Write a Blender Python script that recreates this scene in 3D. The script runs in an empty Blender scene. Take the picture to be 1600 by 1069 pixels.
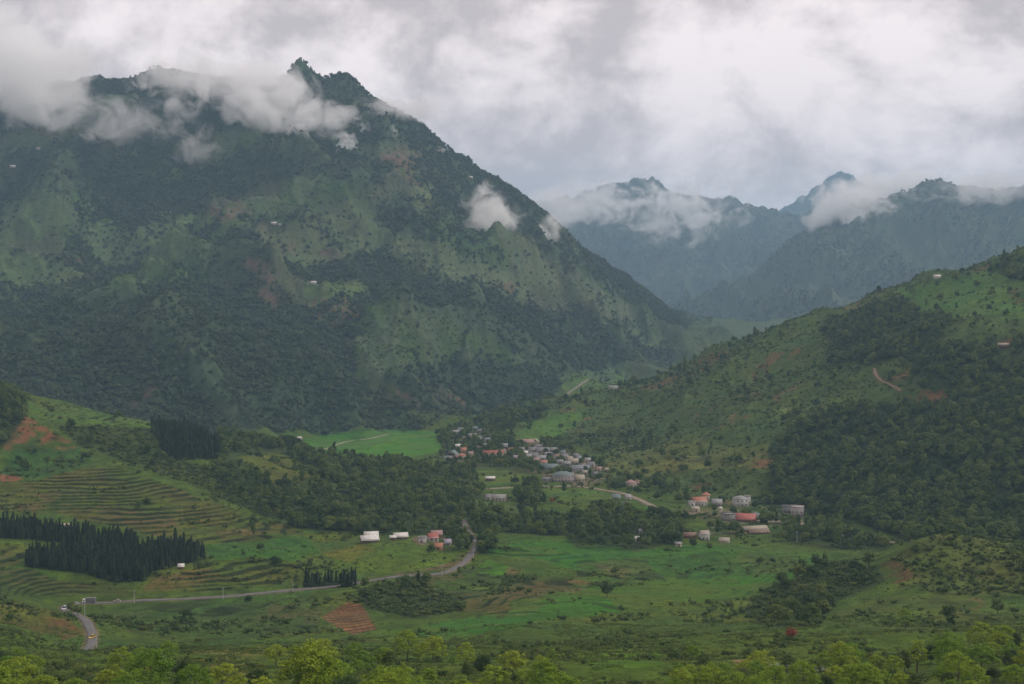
import bpy, math, random
import numpy as np
R = math.radians
rng = np.random.default_rng(7); random.seed(7)
scene = bpy.context.scene
COL = scene.collection

# ------------------------------------------------------------------ camera
CAMZ, F, CX, CY = 200.0, 2200.0, 800.0, 534.5
PITCH = math.atan(84.5 / F)
cd = bpy.data.cameras.new('camera'); cam = bpy.data.objects.new('camera', cd); COL.objects.link(cam)
cam.location = (0, 0, CAMZ); cam.rotation_euler = (R(90) - PITCH, 0, 0)
cd.sensor_width = 36; cd.lens = 36 * F / 1600; cd.clip_start = 1; cd.clip_end = 60000
scene.camera = cam

# ------------------------------------------------------------------ sky, sun, exposure
SUN_EL, SUN_AZ = R(38), R(78)          # azimuth clockwise from +Y (the view direction): right, a little behind
w = bpy.data.worlds.new('World'); scene.world = w; w.use_nodes = True
nt = w.node_tree; nt.nodes.clear()
def N(tree, t, **k):
    n = tree.nodes.new(t)
    for a, b in k.items(): setattr(n, a, b)
    return n
def math_node(tree, op, a, b=None, c=None, clamp=False):
    n = tree.nodes.new('ShaderNodeMath'); n.operation = op; n.use_clamp = clamp
    for i, v in enumerate((a, b, c)):
        if v is None: continue
        if isinstance(v, (int, float)): n.inputs[i].default_value = v
        else: tree.links.new(v, n.inputs[i])
    return n.outputs[0]
def ramp(tree, fac, stops):
    n = tree.nodes.new('ShaderNodeValToRGB'); e = n.color_ramp.elements
    while len(e) > 1: e.remove(e[-1])
    e[0].position, e[0].color = stops[0][0], (*stops[0][1], 1)
    for p, c in stops[1:]:
        x = e.new(p); x.color = (*c, 1)
    tree.links.new(fac, n.inputs[0]); return n.outputs[0]
def noise(tree, vec, scale, detail=4, rough=.55, lac=2.0, dist=0.0):
    n = tree.nodes.new('ShaderNodeTexNoise'); n.inputs['Scale'].default_value = scale
    n.inputs['Detail'].default_value = detail; n.inputs['Roughness'].default_value = rough
    n.inputs['Lacunarity'].default_value = lac; n.inputs['Distortion'].default_value = dist
    if vec is not None: tree.links.new(vec, n.inputs['Vector'])
    return n.outputs['Fac']
def mixc(tree, fac, a, b, mode='MIX'):
    n = tree.nodes.new('ShaderNodeMix'); n.data_type = 'RGBA'; n.blend_type = mode
    for s, v in ((n.inputs[0], fac), (n.inputs[6], a), (n.inputs[7], b)):
        if isinstance(v, (int, float)): s.default_value = v
        elif isinstance(v, tuple): s.default_value = (*v, 1) if len(v) == 3 else v
        else: tree.links.new(v, s)
    return n.outputs[2]
sky = N(nt, 'ShaderNodeTexSky', sky_type='NISHITA', sun_disc=False, sun_elevation=SUN_EL, sun_rotation=SUN_AZ)
tc = N(nt, 'ShaderNodeTexCoord')
sep = N(nt, 'ShaderNodeSeparateXYZ'); nt.links.new(tc.outputs['Generated'], sep.inputs[0])
SKY_OFF = (2.3, 0.9, 1.4)
mp = N(nt, 'ShaderNodeMapping'); mp.inputs['Location'].default_value = SKY_OFF; mp.inputs['Scale'].default_value = (1, 1, 1.35)
nt.links.new(tc.outputs['Generated'], mp.inputs[0]); cv = mp.outputs[0]
mp2 = N(nt, 'ShaderNodeMapping'); mp2.inputs['Location'].default_value = (7.3, 1.9, .2); mp2.inputs['Scale'].default_value = (1, 1, 4.5)
nt.links.new(tc.outputs['Generated'], mp2.inputs[0])
n_big = noise(nt, cv, 3.0, 3, .5, 2.0, .3)
n_puff = noise(nt, cv, 9.0, 9, .64, 2.1, .22)
n_str = noise(nt, mp2.outputs[0], 6.0, 5, .55, 2.0, .3)
def billow(vec, sc):                                # rounded lumps with creases between them
    b = None
    for k, (m, wgt) in enumerate(((1, .5), (2.15, .3), (4.6, .16), (9.7, .1))):
        q = math_node(nt, 'MULTIPLY', math_node(nt, 'ABSOLUTE', math_node(nt, 'SUBTRACT', noise(nt, vec, sc * m, 1.5, .5, 2.0, .25), .5)), 3.2 * wgt)
        b = q if b is None else math_node(nt, 'ADD', b, q)
    return b
n_bil = billow(cv, 6.5)
v = math_node(nt, 'ADD', math_node(nt, 'MULTIPLY', n_big, .40), math_node(nt, 'MULTIPLY', n_puff, .95))
v = math_node(nt, 'ADD', v, math_node(nt, 'MULTIPLY', n_str, .24))
v = math_node(nt, 'ADD', v, math_node(nt, 'MULTIPLY', n_bil, .40))
v = math_node(nt, 'ADD', v, math_node(nt, 'MULTIPLY', math_node(nt, 'MULTIPLY', math_node(nt, 'SUBTRACT', 1.0, math_node(nt, 'MULTIPLY', math_node(nt, 'ABSOLUTE', sep.outputs[2]), 5.5)), 1.0, clamp=True), .15))
v = math_node(nt, 'MULTIPLY', v, .8)
ccol = ramp(nt, v, [(0.645, (.54, .455, .44)), (0.715, (.70, .595, .575)), (0.770, (.85, .735, .715)), (0.850, (1.0, .87, .845))])
skyb = mixc(nt, 1.0, sky.outputs[0], (.1, .1, .1), 'MULTIPLY')
allc = mixc(nt, .96, skyb, ccol)
bg = N(nt, 'ShaderNodeBackground'); nt.links.new(allc, bg.inputs[0]); bg.inputs[1].default_value = 1.0
wo = N(nt, 'ShaderNodeOutputWorld'); nt.links.new(bg.outputs[0], wo.inputs[0])
sl = bpy.data.lights.new('sun', 'SUN'); sl.energy = 1.5; sl.angle = R(10); sl.color = (1, .95, .88)
so = bpy.data.objects.new('sun', sl); COL.objects.link(so)
so.rotation_euler = (R(90) - SUN_EL, 0, -SUN_AZ + math.pi)
so.location = (0, 0, 3000)
scene.view_settings.view_transform = 'Standard'; scene.view_settings.look = 'None'
scene.view_settings.gamma = 1; scene.view_settings.exposure = 0.33
cy = scene.cycles
scene.render.engine = 'CYCLES'
cy.max_bounces = 9; cy.diffuse_bounces = 2; cy.glossy_bounces = 1; cy.transmission_bounces = 2
cy.volume_bounces = 8; cy.transparent_max_bounces = 8; cy.caustics_reflective = False; cy.caustics_refractive = False
cy.use_denoising = True; cy.sample_clamp_indirect = 4
cy.volume_max_steps = 128
# ------------------------------------------------------------------ noise and projection helpers
def _hash(ix, iy, seed):
    h = ix.astype(np.int64).astype(np.uint32) * np.uint32(374761393) + iy.astype(np.int64).astype(np.uint32) * np.uint32(668265263) + np.uint32((seed * 1442695041) & 0xffffffff)
    h = (h ^ (h >> np.uint32(13))) * np.uint32(1274126177)
    return h ^ (h >> np.uint32(16))
_GA = np.arange(1024) * (2 * math.pi / 1024); _GC, _GS = np.cos(_GA), np.sin(_GA)
def perlin(x, y, seed=0):
    ix, iy = np.floor(x), np.floor(y); fx, fy = x - ix, y - iy
    ux = fx * fx * fx * (fx * (fx * 6 - 15) + 10); uy = fy * fy * fy * (fy * (fy * 6 - 15) + 10)
    K1, K2 = np.uint32(374761393), np.uint32(668265263)
    hb = ix.astype(np.int64).astype(np.uint32) * K1 + iy.astype(np.int64).astype(np.uint32) * K2 + np.uint32((seed * 1442695041) & 0xffffffff)
    def g(dx, dy):
        h = hb + np.uint32((dx * 374761393 + dy * 668265263) & 0xffffffff)
        h = (h ^ (h >> np.uint32(13))) * np.uint32(1274126177); h = (h ^ (h >> np.uint32(16))) >> np.uint32(22)
        return _GC[h] * (fx - dx) + _GS[h] * (fy - dy)
    a, b, c, d = g(0, 0), g(1, 0), g(0, 1), g(1, 1)
    ab = a + ux * (b - a)
    return (ab + uy * (c + ux * (d - c) - ab)) * 1.5
def fbm(x, y, wl, octs=4, seed=0, gain=.5):
    s, amp, tot = 0, 1.0, 0
    for o in range(octs):
        s = s + amp * perlin(x / wl + 17.3 * o, y / wl - 9.1 * o, seed + o); tot += amp; amp *= gain; wl *= .5
    return s / tot
def ridged(x, y, wl, octs=4, seed=0, gain=.5):
    s, amp, tot, prev = 0, 1.0, 0, 1.0
    for o in range(octs):
        n = 1 - np.abs(perlin(x / wl + 5.7 * o, y / wl + 3.3 * o, seed + o)) * 1.6
        n = np.clip(n, 0, 1) ** 1.5 * prev; prev = np.clip(n * 1.2, .3, 1)
        s = s + amp * n; tot += amp; amp *= gain; wl *= .5
    return s / tot
def sstep(a, b, x):
    t = np.clip((x - a) / (b - a), 0, 1); return t * t * (3 - 2 * t)
SP, CP_ = math.sin(PITCH), math.cos(PITCH)
def proj(x, y, z):
    dz = z - CAMZ; dep = np.maximum(y * CP_ - dz * SP, 1e-3); up = y * SP + dz * CP_
    return CX + F * x / dep, CY - F * up / dep, dep
def ray(u, v):                                     # direction with y = 1
    a = (u - CX) / F; b = (CY - v) / F
    dy = CP_ + b * SP; return a / dy, (b * CP_ - SP) / dy
def unproj(u, v, Y):
    a, s = ray(u, v); return a * Y, Y, CAMZ + s * Y

# ------------------------------------------------------------------ terrain: surveyed points (u, v, distance, roughness in m)
CPTS = []
def FY(Y): return Y if Y <= 5200 else 5200 + (Y - 5200) * 1.7      # the far ranges stand well back
def pts(amp, *rows):
    for r in rows: CPTS.append((*unproj(r[0], r[1], FY(r[2])), amp * FY(r[2]) / r[2]))
def crest(amp, drop, back, *rows):                 # a ridge line: the points and a fall behind them
    for u, v_, Y in rows:
        k = FY(Y) / Y; x, y, z = unproj(u, v_, Y * k); CPTS.append((x, y, z, amp * k)); Y *= k
        CPTS.append((x * (Y + back) / Y, Y + back, z - drop, amp))
# near slope below the camera
for Y, z in ((1, 194), (60, 174), (130, 148), (200, 130)):
    for a in (-1.0, -.45, -.2, 0, .2, .45, 1.0): CPTS.append((a * max(Y, 80), Y, z, .6))
pts(.4, (0, 1120, 255), (200, 1115, 260), (480, 1105, 262), (650, 1105, 280), (800, 1100, 310), (1000, 1100, 310), (1200, 1100, 320), (1400, 1100, 300), (1600, 1090, 285))
pts(.8, (0, 1050, 370), (250, 1050, 390), (450, 1055, 380), (700, 1050, 400), (900, 1048, 420), (1100, 1048, 430), (1230, 1049, 440), (1330, 1049, 440), (1500, 1030, 420), (1600, 1012, 420))
pts(.8, (0, 1000, 530), (60, 1010, 520), (250, 1005, 560), (400, 1012, 600), (550, 1010, 620), (700, 1012, 560), (850, 1008, 560), (1000, 1005, 560), (1150, 985, 590), (1300, 985, 560), (1450, 980, 540), (1600, 965, 560))
# left road and slope above it
pts(.6, (100, 1030, 590), (125, 1008, 640), (138, 988, 680), (133, 968, 740), (112, 952, 800), (95, 942, 850), (130, 939, 868), (170, 936, 868), (205, 934, 868), (270, 931, 870), (345, 926, 875), (410, 920, 885), (470, 914, 897), (560, 906, 912), (640, 899, 925), (690, 893, 935), (715, 883, 960), (735, 868, 1000), (745, 856, 1040), (740, 845, 1080))
pts(1., (0, 930, 760), (60, 945, 770), (0, 965, 660), (60, 985, 640), (100, 975, 700), (-200, 900, 760), (-200, 980, 560))
pts(.8, (300, 965, 790), (250, 950, 820), (400, 965, 780), (500, 945, 830), (550, 985, 750), (480, 1000, 690), (600, 965, 780), (680, 955, 800), (650, 925, 850), (600, 915, 870), (720, 925, 850), (560, 935, 845))
# pine knoll and left terraces
pts(1., (0, 868, 930), (40, 885, 915), (100, 905, 900), (180, 912, 892), (230, 908, 895), (320, 875, 935), (250, 860, 965), (120, 850, 985), (30, 838, 1000), (330, 845, 1020), (420, 850, 1000), (480, 875, 960), (440, 900, 920), (300, 900, 910))
pts(1.2, (0, 800, 1080), (100, 805, 1080), (200, 800, 1080), (330, 815, 1075), (430, 828, 1065), (200, 750, 1160), (330, 785, 1120), (100, 765, 1140), (0, 755, 1150), (130, 728, 1200), (230, 735, 1200))
pts(2.5, (0, 700, 1220), (60, 690, 1245), (140, 690, 1260), (220, 690, 1290), (300, 720, 1260), (360, 760, 1190), (300, 690, 1340), (0, 650, 1290))
crest(2, 45, 260, (-250, 560, 1330), (-60, 588, 1350), (0, 602, 1360), (40, 628, 1390), (100, 636, 1430), (180, 645, 1450), (250, 656, 1470), (330, 672, 1500), (420, 684, 1520), (480, 700, 1500))
pts(2, (420, 720, 1400), (480, 740, 1330), (400, 770, 1200), (440, 800, 1130), (500, 815, 1110), (560, 725, 1430), (560, 770, 1280), (620, 800, 1150), (640, 760, 1330), (700, 745, 1430), (700, 800, 1170), (540, 828, 1085), (480, 838, 1050))
# knoll with the white roofs
pts(.5, (600, 842, 1035), (560, 848, 1025), (640, 843, 1035), (690, 850, 1030), (600, 868, 985), (530, 868, 985), (660, 875, 975), (700, 868, 995), (560, 890, 945), (620, 893, 940), (590, 826, 1100), (680, 830, 1090))
# central fields
pts(.7, (780, 850, 1050), (800, 840, 1090), (880, 842, 1085), (850, 880, 960), (930, 870, 1000), (1000, 862, 1020), (1080, 855, 1040), (780, 905, 900), (860, 920, 860), (950, 905, 900), (1050, 900, 910), (1150, 868, 1000), (1250, 868, 1000), (760, 960, 770), (850, 960, 760), (950, 945, 790), (1050, 940, 800), (1150, 920, 840), (650, 990, 720), (750, 995, 670), (900, 985, 680), (1050, 975, 690))
pts(.8, (1300, 860, 1020), (1340, 868, 990), (1290, 838, 1110), (1400, 842, 1110), (1200, 845, 1080))
# dark gully and the mound on the right
pts(1.2, (1230, 905, 860), (1300, 900, 850), (1360, 885, 860), (1300, 940, 770), (1200, 950, 760), (1380, 925, 790), (1250, 965, 680))
crest(1.2, 26, 170, (1385, 872, 860), (1420, 850, 865), (1480, 836, 870), (1540, 846, 870), (1600, 858, 870), (1800, 850, 880))
pts(1., (1390, 905, 820), (1450, 890, 820), (1550, 890, 810), (1450, 930, 750), (1550, 935, 740), (1380, 950, 720), (1450, 960, 680), (1550, 965, 650), (1620, 920, 760), (1340, 975, 620))
# valley floor and the village
pts(.5, (800, 815, 1170), (900, 815, 1170), (1000, 815, 1175), (1080, 838, 1100), (1140, 842, 1090), (760, 785, 1270), (830, 790, 1250), (920, 785, 1270), (1000, 790, 1250), (1060, 797, 1230), (1100, 799, 1220), (1160, 812, 1180), (1200, 815, 1170), (1240, 809, 1200), (1310, 821, 1150), (1345, 827, 1130), (1390, 838, 1105))
pts(.5, (760, 760, 1370), (840, 758, 1380), (880, 755, 1395), (940, 762, 1370), (1000, 776, 1310), (770, 735, 1490), (880, 735, 1480), (950, 740, 1460), (720, 722, 1580), (760, 715, 1620), (850, 718, 1590), (920, 725, 1540), (700, 715, 1640), (740, 690, 1800), (800, 695, 1760), (860, 700, 1710), (720, 672, 1960), (770, 680, 1880))
pts(.15, (480, 702, 1760), (520, 715, 1660), (600, 722, 1620), (690, 712, 1680), (700, 690, 1830), (680, 675, 1960), (600, 671, 2000), (530, 676, 1950), (480, 685, 1880), (590, 690, 1830))
# the right hill
crest(5, 60, 420, (1000, 583, 2180), (1050, 556, 2120), (1110, 533, 2060), (1200, 515, 2000), (1260, 500, 1950), (1330, 476, 1900), (1400, 446, 1870), (1460, 424, 1850), (1530, 398, 1830), (1600, 374, 1820), (1800, 330, 1800), (2050, 300, 1800))
crest(3, 30, 250, (740, 652, 2040), (790, 640, 2080), (850, 626, 2120), (905, 618, 2160), (950, 603, 2180))
pts(5, (1600, 450, 1620), (1500, 480, 1640), (1400, 520, 1680), (1300, 560, 1700), (1200, 580, 1780), (1100, 590, 1880), (1600, 540, 1460), (1500, 560, 1470), (1400, 600, 1500), (1300, 630, 1520), (1200, 640, 1580), (1100, 650, 1660), (1600, 640, 1320), (1500, 650, 1340), (1400, 680, 1360), (1300, 710, 1380), (1200, 700, 1430), (1100, 710, 1490))
pts(3, (1600, 740, 1200), (1500, 750, 1220), (1400, 770, 1230), (1300, 780, 1260), (1200, 770, 1300), (1100, 760, 1360), (1600, 820, 1090), (1500, 825, 1090), (1420, 822, 1120), (1300, 808, 1190), (1220, 796, 1240))
pts(3, (1030, 620, 1980), (960, 650, 1930), (880, 655, 1960), (820, 668, 1940), (1020, 690, 1680), (940, 690, 1720), (880, 690, 1780), (1020, 735, 1480), (1100, 735, 1440), (960, 715, 1590))
# the narrow valley behind the hill
pts(.6, (880, 612, 2560), (930, 600, 2700), (980, 590, 2850), (1000, 580, 3000), (850, 635, 2330), (760, 655, 2160), (720, 655, 2120), (900, 596, 2780))
pts(3, (1060, 560, 3400), (1100, 535, 4100), (1150, 515, 4700), (1200, 505, 5000), (1300, 500, 5100), (1500, 490, 5100), (1800, 480, 5000))
# the great mountain on the left: foot, spurs, shoulders
pts(3, (-200, 690, 1700), (0, 690, 1700), (150, 700, 1700), (300, 705, 1720), (400, 690, 1830))
pts(10, (-200, 560, 1950), (0, 585, 1880), (100, 590, 1900), (200, 640, 1830), (300, 660, 1850), (420, 668, 1930), (500, 660, 2030), (580, 650, 2080), (650, 640, 2130), (720, 632, 2200), (780, 618, 2300))
pts(14, (60, 540, 2000), (170, 500, 2080), (230, 545, 1960), (330, 540, 2010), (420, 560, 2010), (480, 600, 2020), (520, 550, 2110), (545, 590, 2070))
pts(16, (-200, 450, 2350), (0, 470, 2250), (90, 490, 2250), (180, 452, 2300), (300, 452, 2300), (400, 462, 2300), (480, 490, 2270), (540, 510, 2240), (570, 580, 2240), (610, 600, 2180), (620, 530, 2330), (680, 600, 2280), (740, 590, 2370), (800, 590, 2460), (850, 590, 2550), (700, 540, 2430), (770, 530, 2560), (850, 545, 2680), (920, 570, 2850), (960, 560, 3000), (1010, 560, 3200))
pts(20, (0, 400, 2650), (100, 420, 2520), (200, 420, 2500), (300, 400, 2560), (380, 420, 2480), (450, 440, 2400), (540, 450, 2400), (600, 440, 2480), (660, 460, 2500), (740, 460, 2620), (820, 470, 2800), (900, 500, 2950), (970, 520, 3150), (1030, 535, 3450))
pts(24, (-200, 330, 2950), (0, 330, 2880), (110, 340, 2800), (220, 350, 2740), (330, 340, 2760), (430, 350, 2730), (520, 370, 2690), (600, 370, 2740), (680, 380, 2800), (760, 400, 2900), (840, 420, 3050), (920, 450, 3250), (1000, 500, 3500))
pts(26, (0, 260, 3120), (120, 260, 3080), (230, 270, 3020), (340, 270, 3010), (440, 280, 2980), (540, 290, 2980), (630, 310, 3010), (710, 330, 3080), (790, 360, 3200), (860, 395, 3350))
pts(12, (0, 190, 3300), (120, 190, 3280), (230, 190, 3260), (340, 195, 3230), (450, 205, 3190), (540, 215, 3180), (620, 230, 3220), (690, 270, 3260))
crest(4, 240, 500, (-300, 90, 3500), (0, 140, 3500), (90, 124, 3480), (120, 135, 3480), (150, 118, 3480), (190, 135, 3480), (235, 112, 3480), (300, 112, 3480), (390, 125, 3440), (455, 122, 3410), (500, 135, 3410), (540, 132, 3400), (590, 158, 3420), (650, 182, 3450), (700, 225, 3480), (735, 256, 3520), (800, 292, 3580), (840, 328, 3640), (900, 374, 3760), (950, 410, 3880), (1000, 446, 4020), (1045, 476, 4200), (1090, 505, 4500))
# far ranges
pts(20, (900, 470, 6000), (1000, 470, 6000), (1100, 480, 6000), (1160, 488, 5700), (950, 400, 7000), (1050, 400, 7000), (1150, 420, 6800), (1230, 420, 6600))
crest(12, 350, 1200, (600, 330, 7900), (800, 318, 7900), (880, 308, 7900), (925, 302, 7900), (965, 293, 7900), (1010, 287, 7900), (1060, 300, 7900), (1110, 322, 7900), (1155, 319, 7900), (1200, 342, 7900), (1260, 336, 7900))
pts(22, (1130, 450, 5900), (1200, 478, 5450), (1300, 465, 5300), (1450, 450, 5250), (1600, 440, 5250), (1800, 420, 5250), (1300, 420, 5700), (1450, 400, 5700), (1600, 380, 5700))
crest(12, 380, 700, (1190, 415, 6050), (1250, 372, 6150), (1310, 345, 6250), (1370, 322, 6300), (1410, 303, 6300), (1460, 298, 6300), (1530, 292, 6300), (1600, 292, 6300), (1800, 270, 6300), (2100, 260, 6300))
crest(12, 350, 1500, (1200, 345, 10200), (1230, 318, 10200), (1265, 302, 10200), (1310, 280, 10200), (1360, 284, 10200), (1420, 310, 10200), (1700, 320, 10200))
CPTS.append((-9500, 17500, 300, 20)); CPTS.append((0, 18000, 250, 20)); CPTS.append((9500, 18000, 300, 20))
CPTS += [(p[0] - .28 * p[1], p[1], p[2] + .02 * p[1] * (p[1] > 1800), p[3]) for p in CPTS if p[1] > 200 and -.375 < p[0] / p[1] < -.33 and p[1] < 5000]
CPTS += [(p[0] + .28 * p[1], p[1], p[2], p[3]) for p in CPTS if p[1] > 200 and .35 < p[0] / p[1] < .38 and p[1] < 5000]
CPA = np.array(CPTS)
def wid(Y): return np.sqrt(np.asarray(Y, float) ** 2 + 80.0 ** 2)
def lb(Y): return np.log(np.maximum(np.asarray(Y, float), 0) + 120.0)
_pa, _pb = CPA[:, 0] / wid(CPA[:, 1]), lb(CPA[:, 1])
# merge points that almost coincide
keep = np.ones(len(_pa), bool)
for i in range(len(_pa)):
    if keep[i]:
        d = (_pa[i + 1:] - _pa[i]) ** 2 + (_pb[i + 1:] - _pb[i]) ** 2
        keep[i + 1:][d < .004 ** 2] = False
CPA, _pa, _pb = CPA[keep], _pa[keep], _pb[keep]
KC = .022
def _k(a, b, a2, b2): return np.sqrt((a - a2) ** 2 + (b - b2) ** 2 + KC * KC)
_n = len(_pa)
M = np.zeros((_n + 3, _n + 3))
M[:_n, :_n] = _k(_pa[:, None], _pb[:, None], _pa[None], _pb[None]) - np.eye(_n) * .004
M[:_n, _n] = M[_n, :_n] = 1; M[:_n, _n + 1] = M[_n + 1, :_n] = _pa; M[:_n, _n + 2] = M[_n + 2, :_n] = _pb
_w = np.linalg.solve(M, np.concatenate([CPA[:, 2], np.zeros(3)]))
# grid of the sheet: columns of constant bearing, rows of constant distance, finer where the picture needs it
def rows():
    r = list(np.arange(-200, 60, 20.0))
    for y0, y1, s in ((60, 330, 5), (330, 620, 2.2), (620, 1260, 1.5), (1260, 2100, 3.2), (2100, 3850, 6.0), (3850, 5200, 14), (5200, 10200, 46), (10200, 14600, 95), (14600, 18500, 400)):
        r += list(np.arange(y0, y1, s))
    return np.array(r)
GY = rows()
GA = np.concatenate([-np.geomspace(1.25, .41, 22)[:-1], np.linspace(-.41, .41, 660), np.geomspace(.41, 1.25, 22)[1:]])
NR, NC = len(GY), len(GA)
CR = np.unique(np.concatenate([np.arange(0, NR, 3), [NR - 1]])); CC = np.unique(np.concatenate([np.arange(0, NC, 3), [NC - 1]]))
def rbf(a, b):
    out = np.empty(a.shape); amp = np.empty(a.shape)
    for s in range(0, len(a), 8000):
        aa, bb = a[s:s + 8000, None], b[s:s + 8000, None]
        d2 = (aa - _pa) ** 2 + (bb - _pb) ** 2
        out[s:s + 8000] = np.sqrt(d2 + KC * KC) @ _w[:_n] + _w[_n] + _w[_n + 1] * aa[:, 0] + _w[_n + 2] * bb[:, 0]
        wt = 1 / (d2 + .0006) ** 2; amp[s:s + 8000] = (wt @ CPA[:, 3]) / wt.sum(1)
    return out, amp
_A, _B = np.meshgrid(GA[CC], lb(GY[CR]))
_h, _am = rbf(_A.ravel(), _B.ravel()); _h = _h.reshape(_A.shape); _am = _am.reshape(_A.shape)
def up2(c):                                       # coarse grid -> full grid
    t = np.empty((len(CR), NC))
    for i in range(len(CR)): t[i] = np.interp(GA, GA[CC], c[i])
    idx = np.clip(np.searchsorted(GY[CR], GY, 'right') - 1, 0, len(CR) - 2)
    f = ((GY - GY[CR][idx]) / (GY[CR][idx + 1] - GY[CR][idx]))[:, None]
    return t[idx] * (1 - f) + t[idx + 1] * f
H0, AMP = up2(_h), up2(_am)
GYY = np.repeat(GY[:, None], NC, 1); GXX = GA[None, :] * wid(GY)[:, None]
# relief: gullies and spurs on the slopes
wx = fbm(GXX, GYY, 420, 3, 31) * 130; wy = fbm(GXX, GYY, 420, 3, 37) * 130
RID = ridged(GXX + wx, GYY + wy, 520, 5, 3)         # 1 on spurs, 0 in gullies
RD2 = ridged(GXX + wx * .6, GYY + wy * .6, 170, 4, 53)
REL = (RID - .50) * np.where(GYY < 5000, 8.0, 6.5) * AMP + (ridged(GXX + wx * .3, GYY + wy * .3, 75, 3, 63) - .5) * .8 * np.minimum(AMP, 20) + (RD2 - .5) * 3.0 * np.minimum(AMP, 22)
SML = fbm(GXX, GYY, 60, 4, 11)
REL = 85 * np.where(GYY > 5000, 2.0, 1.0) * np.tanh(REL / 85 / np.where(GYY > 5000, 2.0, 1.0))
HT = H0 + REL + SML * np.minimum(AMP * .35, 5)
HT += 3.4 * fbm(GXX, GYY, 120, 3, 211) * sstep(560, 680, GYY) * (1 - sstep(1150, 1330, GYY))      # rolling fields
HT += 9 * np.exp(-((GXX - 268) / 75) ** 2 - ((GYY - 855) / 60) ** 2)      # the scrubby mound
# rocky teeth on the crest
for u, v_, Y, r, hh in ((462, 0, 3400, 16, 22), (474, 0, 3405, 20, 36), (492, 0, 3400, 22, 14), (535, 0, 3395, 34, 26), (556, 0, 3400, 26, 12), (150, 0, 3480, 40, 14), (95, 0, 3480, 40, 12), (735, 0, 3520, 22, 10), (965, 0, 7900, 60, 20), (1015, 0, 7900, 160, 20), (1155, 0, 7900, 150, 40), (1310, 0, 10200, 140, 70), (1275, 0, 8600, 130, 120), (1225, 0, 8300, 180, 60)):
    k = FY(Y) / Y; Y *= k; r *= k; hh *= k; x0 = (u - CX) / F * Y
    d = np.sqrt((GXX - x0) ** 2 + ((GYY - Y) * .6) ** 2) / r
    HT += hh * np.exp(-d ** 2.2)
def upick(u, Y): return (u - CX) / F * Y, Y
def lookup(arr, x, y):
    x = np.asarray(x, float); y = np.asarray(y, float); a = x / wid(y)
    i = np.clip(np.searchsorted(GY, y, 'right') - 1, 0, NR - 2); j = np.clip(np.searchsorted(GA, a, 'right') - 1, 0, NC - 2)
    fi = np.clip((y - GY[i]) / (GY[i + 1] - GY[i]), 0, 1); fj = np.clip((a - GA[j]) / (GA[j + 1] - GA[j]), 0, 1)
    return (arr[i, j] * (1 - fi) * (1 - fj) + arr[i + 1, j] * fi * (1 - fj) + arr[i, j + 1] * (1 - fi) * fj + arr[i + 1, j + 1] * fi * fj)
def ground(x, y): return lookup(HT, x, y)
def hit(u, v_, ymin=240, ymax=12000):             # where the sight line through a picture point meets the ground
    a, s = ray(u, v_); Y = GY[(GY > ymin) & (GY < ymax)]
    g = ground(a * Y, Y) - (CAMZ + s * Y); k = np.argmax(g > 0)
    if not (g > 0).any(): return None
    if k > 0:
        t = g[k - 1] / (g[k - 1] - g[k]); y = Y[k - 1] + t * (Y[k] - Y[k - 1])
    else: y = Y[0]
    return a * y, y, float(ground(a * y, y))
# ------------------------------------------------------------------ roads: bed cut into the ground
def catmull(P, n=10):
    P = [np.array(p, float) for p in P]; P = [2 * P[0] - P[1]] + P + [2 * P[-1] - P[-2]]; out = []
    for i in range(1, len(P) - 2):
        for t in np.arange(0, 1, 1 / n):
            a, b, c, d = P[i - 1:i + 3]
            out.append(.5 * (2 * b + (c - a) * t + (2 * a - 5 * b + 4 * c - d) * t * t + (3 * b - a - 3 * c + d) * t ** 3))
    out.append(P[-2]); return np.array(out)
def road_line(pts_uy):
    return catmull([((u - CX) / F * Y, Y) for u, Y in pts_uy])
ROADS = {
 'main': (road_line([(70, 552), (100, 590), (125, 640), (138, 680), (134, 735), (118, 790), (98, 830), (97, 856), (130, 868), (170, 868), (205, 868), (270, 870), (345, 875), (410, 885), (470, 897), (560, 912), (640, 925), (690, 935), (715, 960), (735, 1000), (745, 1040), (740, 1080), (722, 1130)]), 4.6),
 'dirt': (road_line([(1420, 1090), (1390, 1105), (1345, 1130), (1310, 1150), (1275, 1175), (1240, 1200), (1200, 1195), (1160, 1205), (1100, 1220), (1060, 1230), (1025, 1255), (1000, 1300), (975, 1345), (940, 1368), (900, 1380), (840, 1380), (800, 1372), (765, 1362)]), 6.0),
 'lane': (road_line([(1165, 440), (1195, 440), (1230, 440), (1270, 440), (1305, 441)]), 4.2),
 'track': (road_line([(478, 1765), (500, 1800), (525, 1850), (560, 1930), (620, 2010), (690, 2060), (725, 2060)]), 4.0),
 'path': (road_line([(1367, 1560), (1369, 1545), (1375, 1528), (1388, 1505), (1400, 1480), (1408, 1462)]), 2.6),
 'upper': (road_line([(880, 2560), (905, 2620), (930, 2680), (955, 2730)]), 4.0),
}
ROADZ = {}
def near_line(L, x, y):
    best = np.full(x.shape, 1e9); t = np.zeros(x.shape)
    for i in range(len(L) - 1):
        a, b = L[i], L[i + 1]; d = b - a; q = np.clip(((x - a[0]) * d[0] + (y - a[1]) * d[1]) / (d @ d + 1e-9), 0, 1)
        r = np.hypot(x - a[0] - q * d[0], y - a[1] - q * d[1]); m = r < best; best[m] = r[m]; t[m] = i + q[m]
    return best, t
ROADM = np.zeros((NR, NC)); RING = np.zeros((NR, NC))
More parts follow.
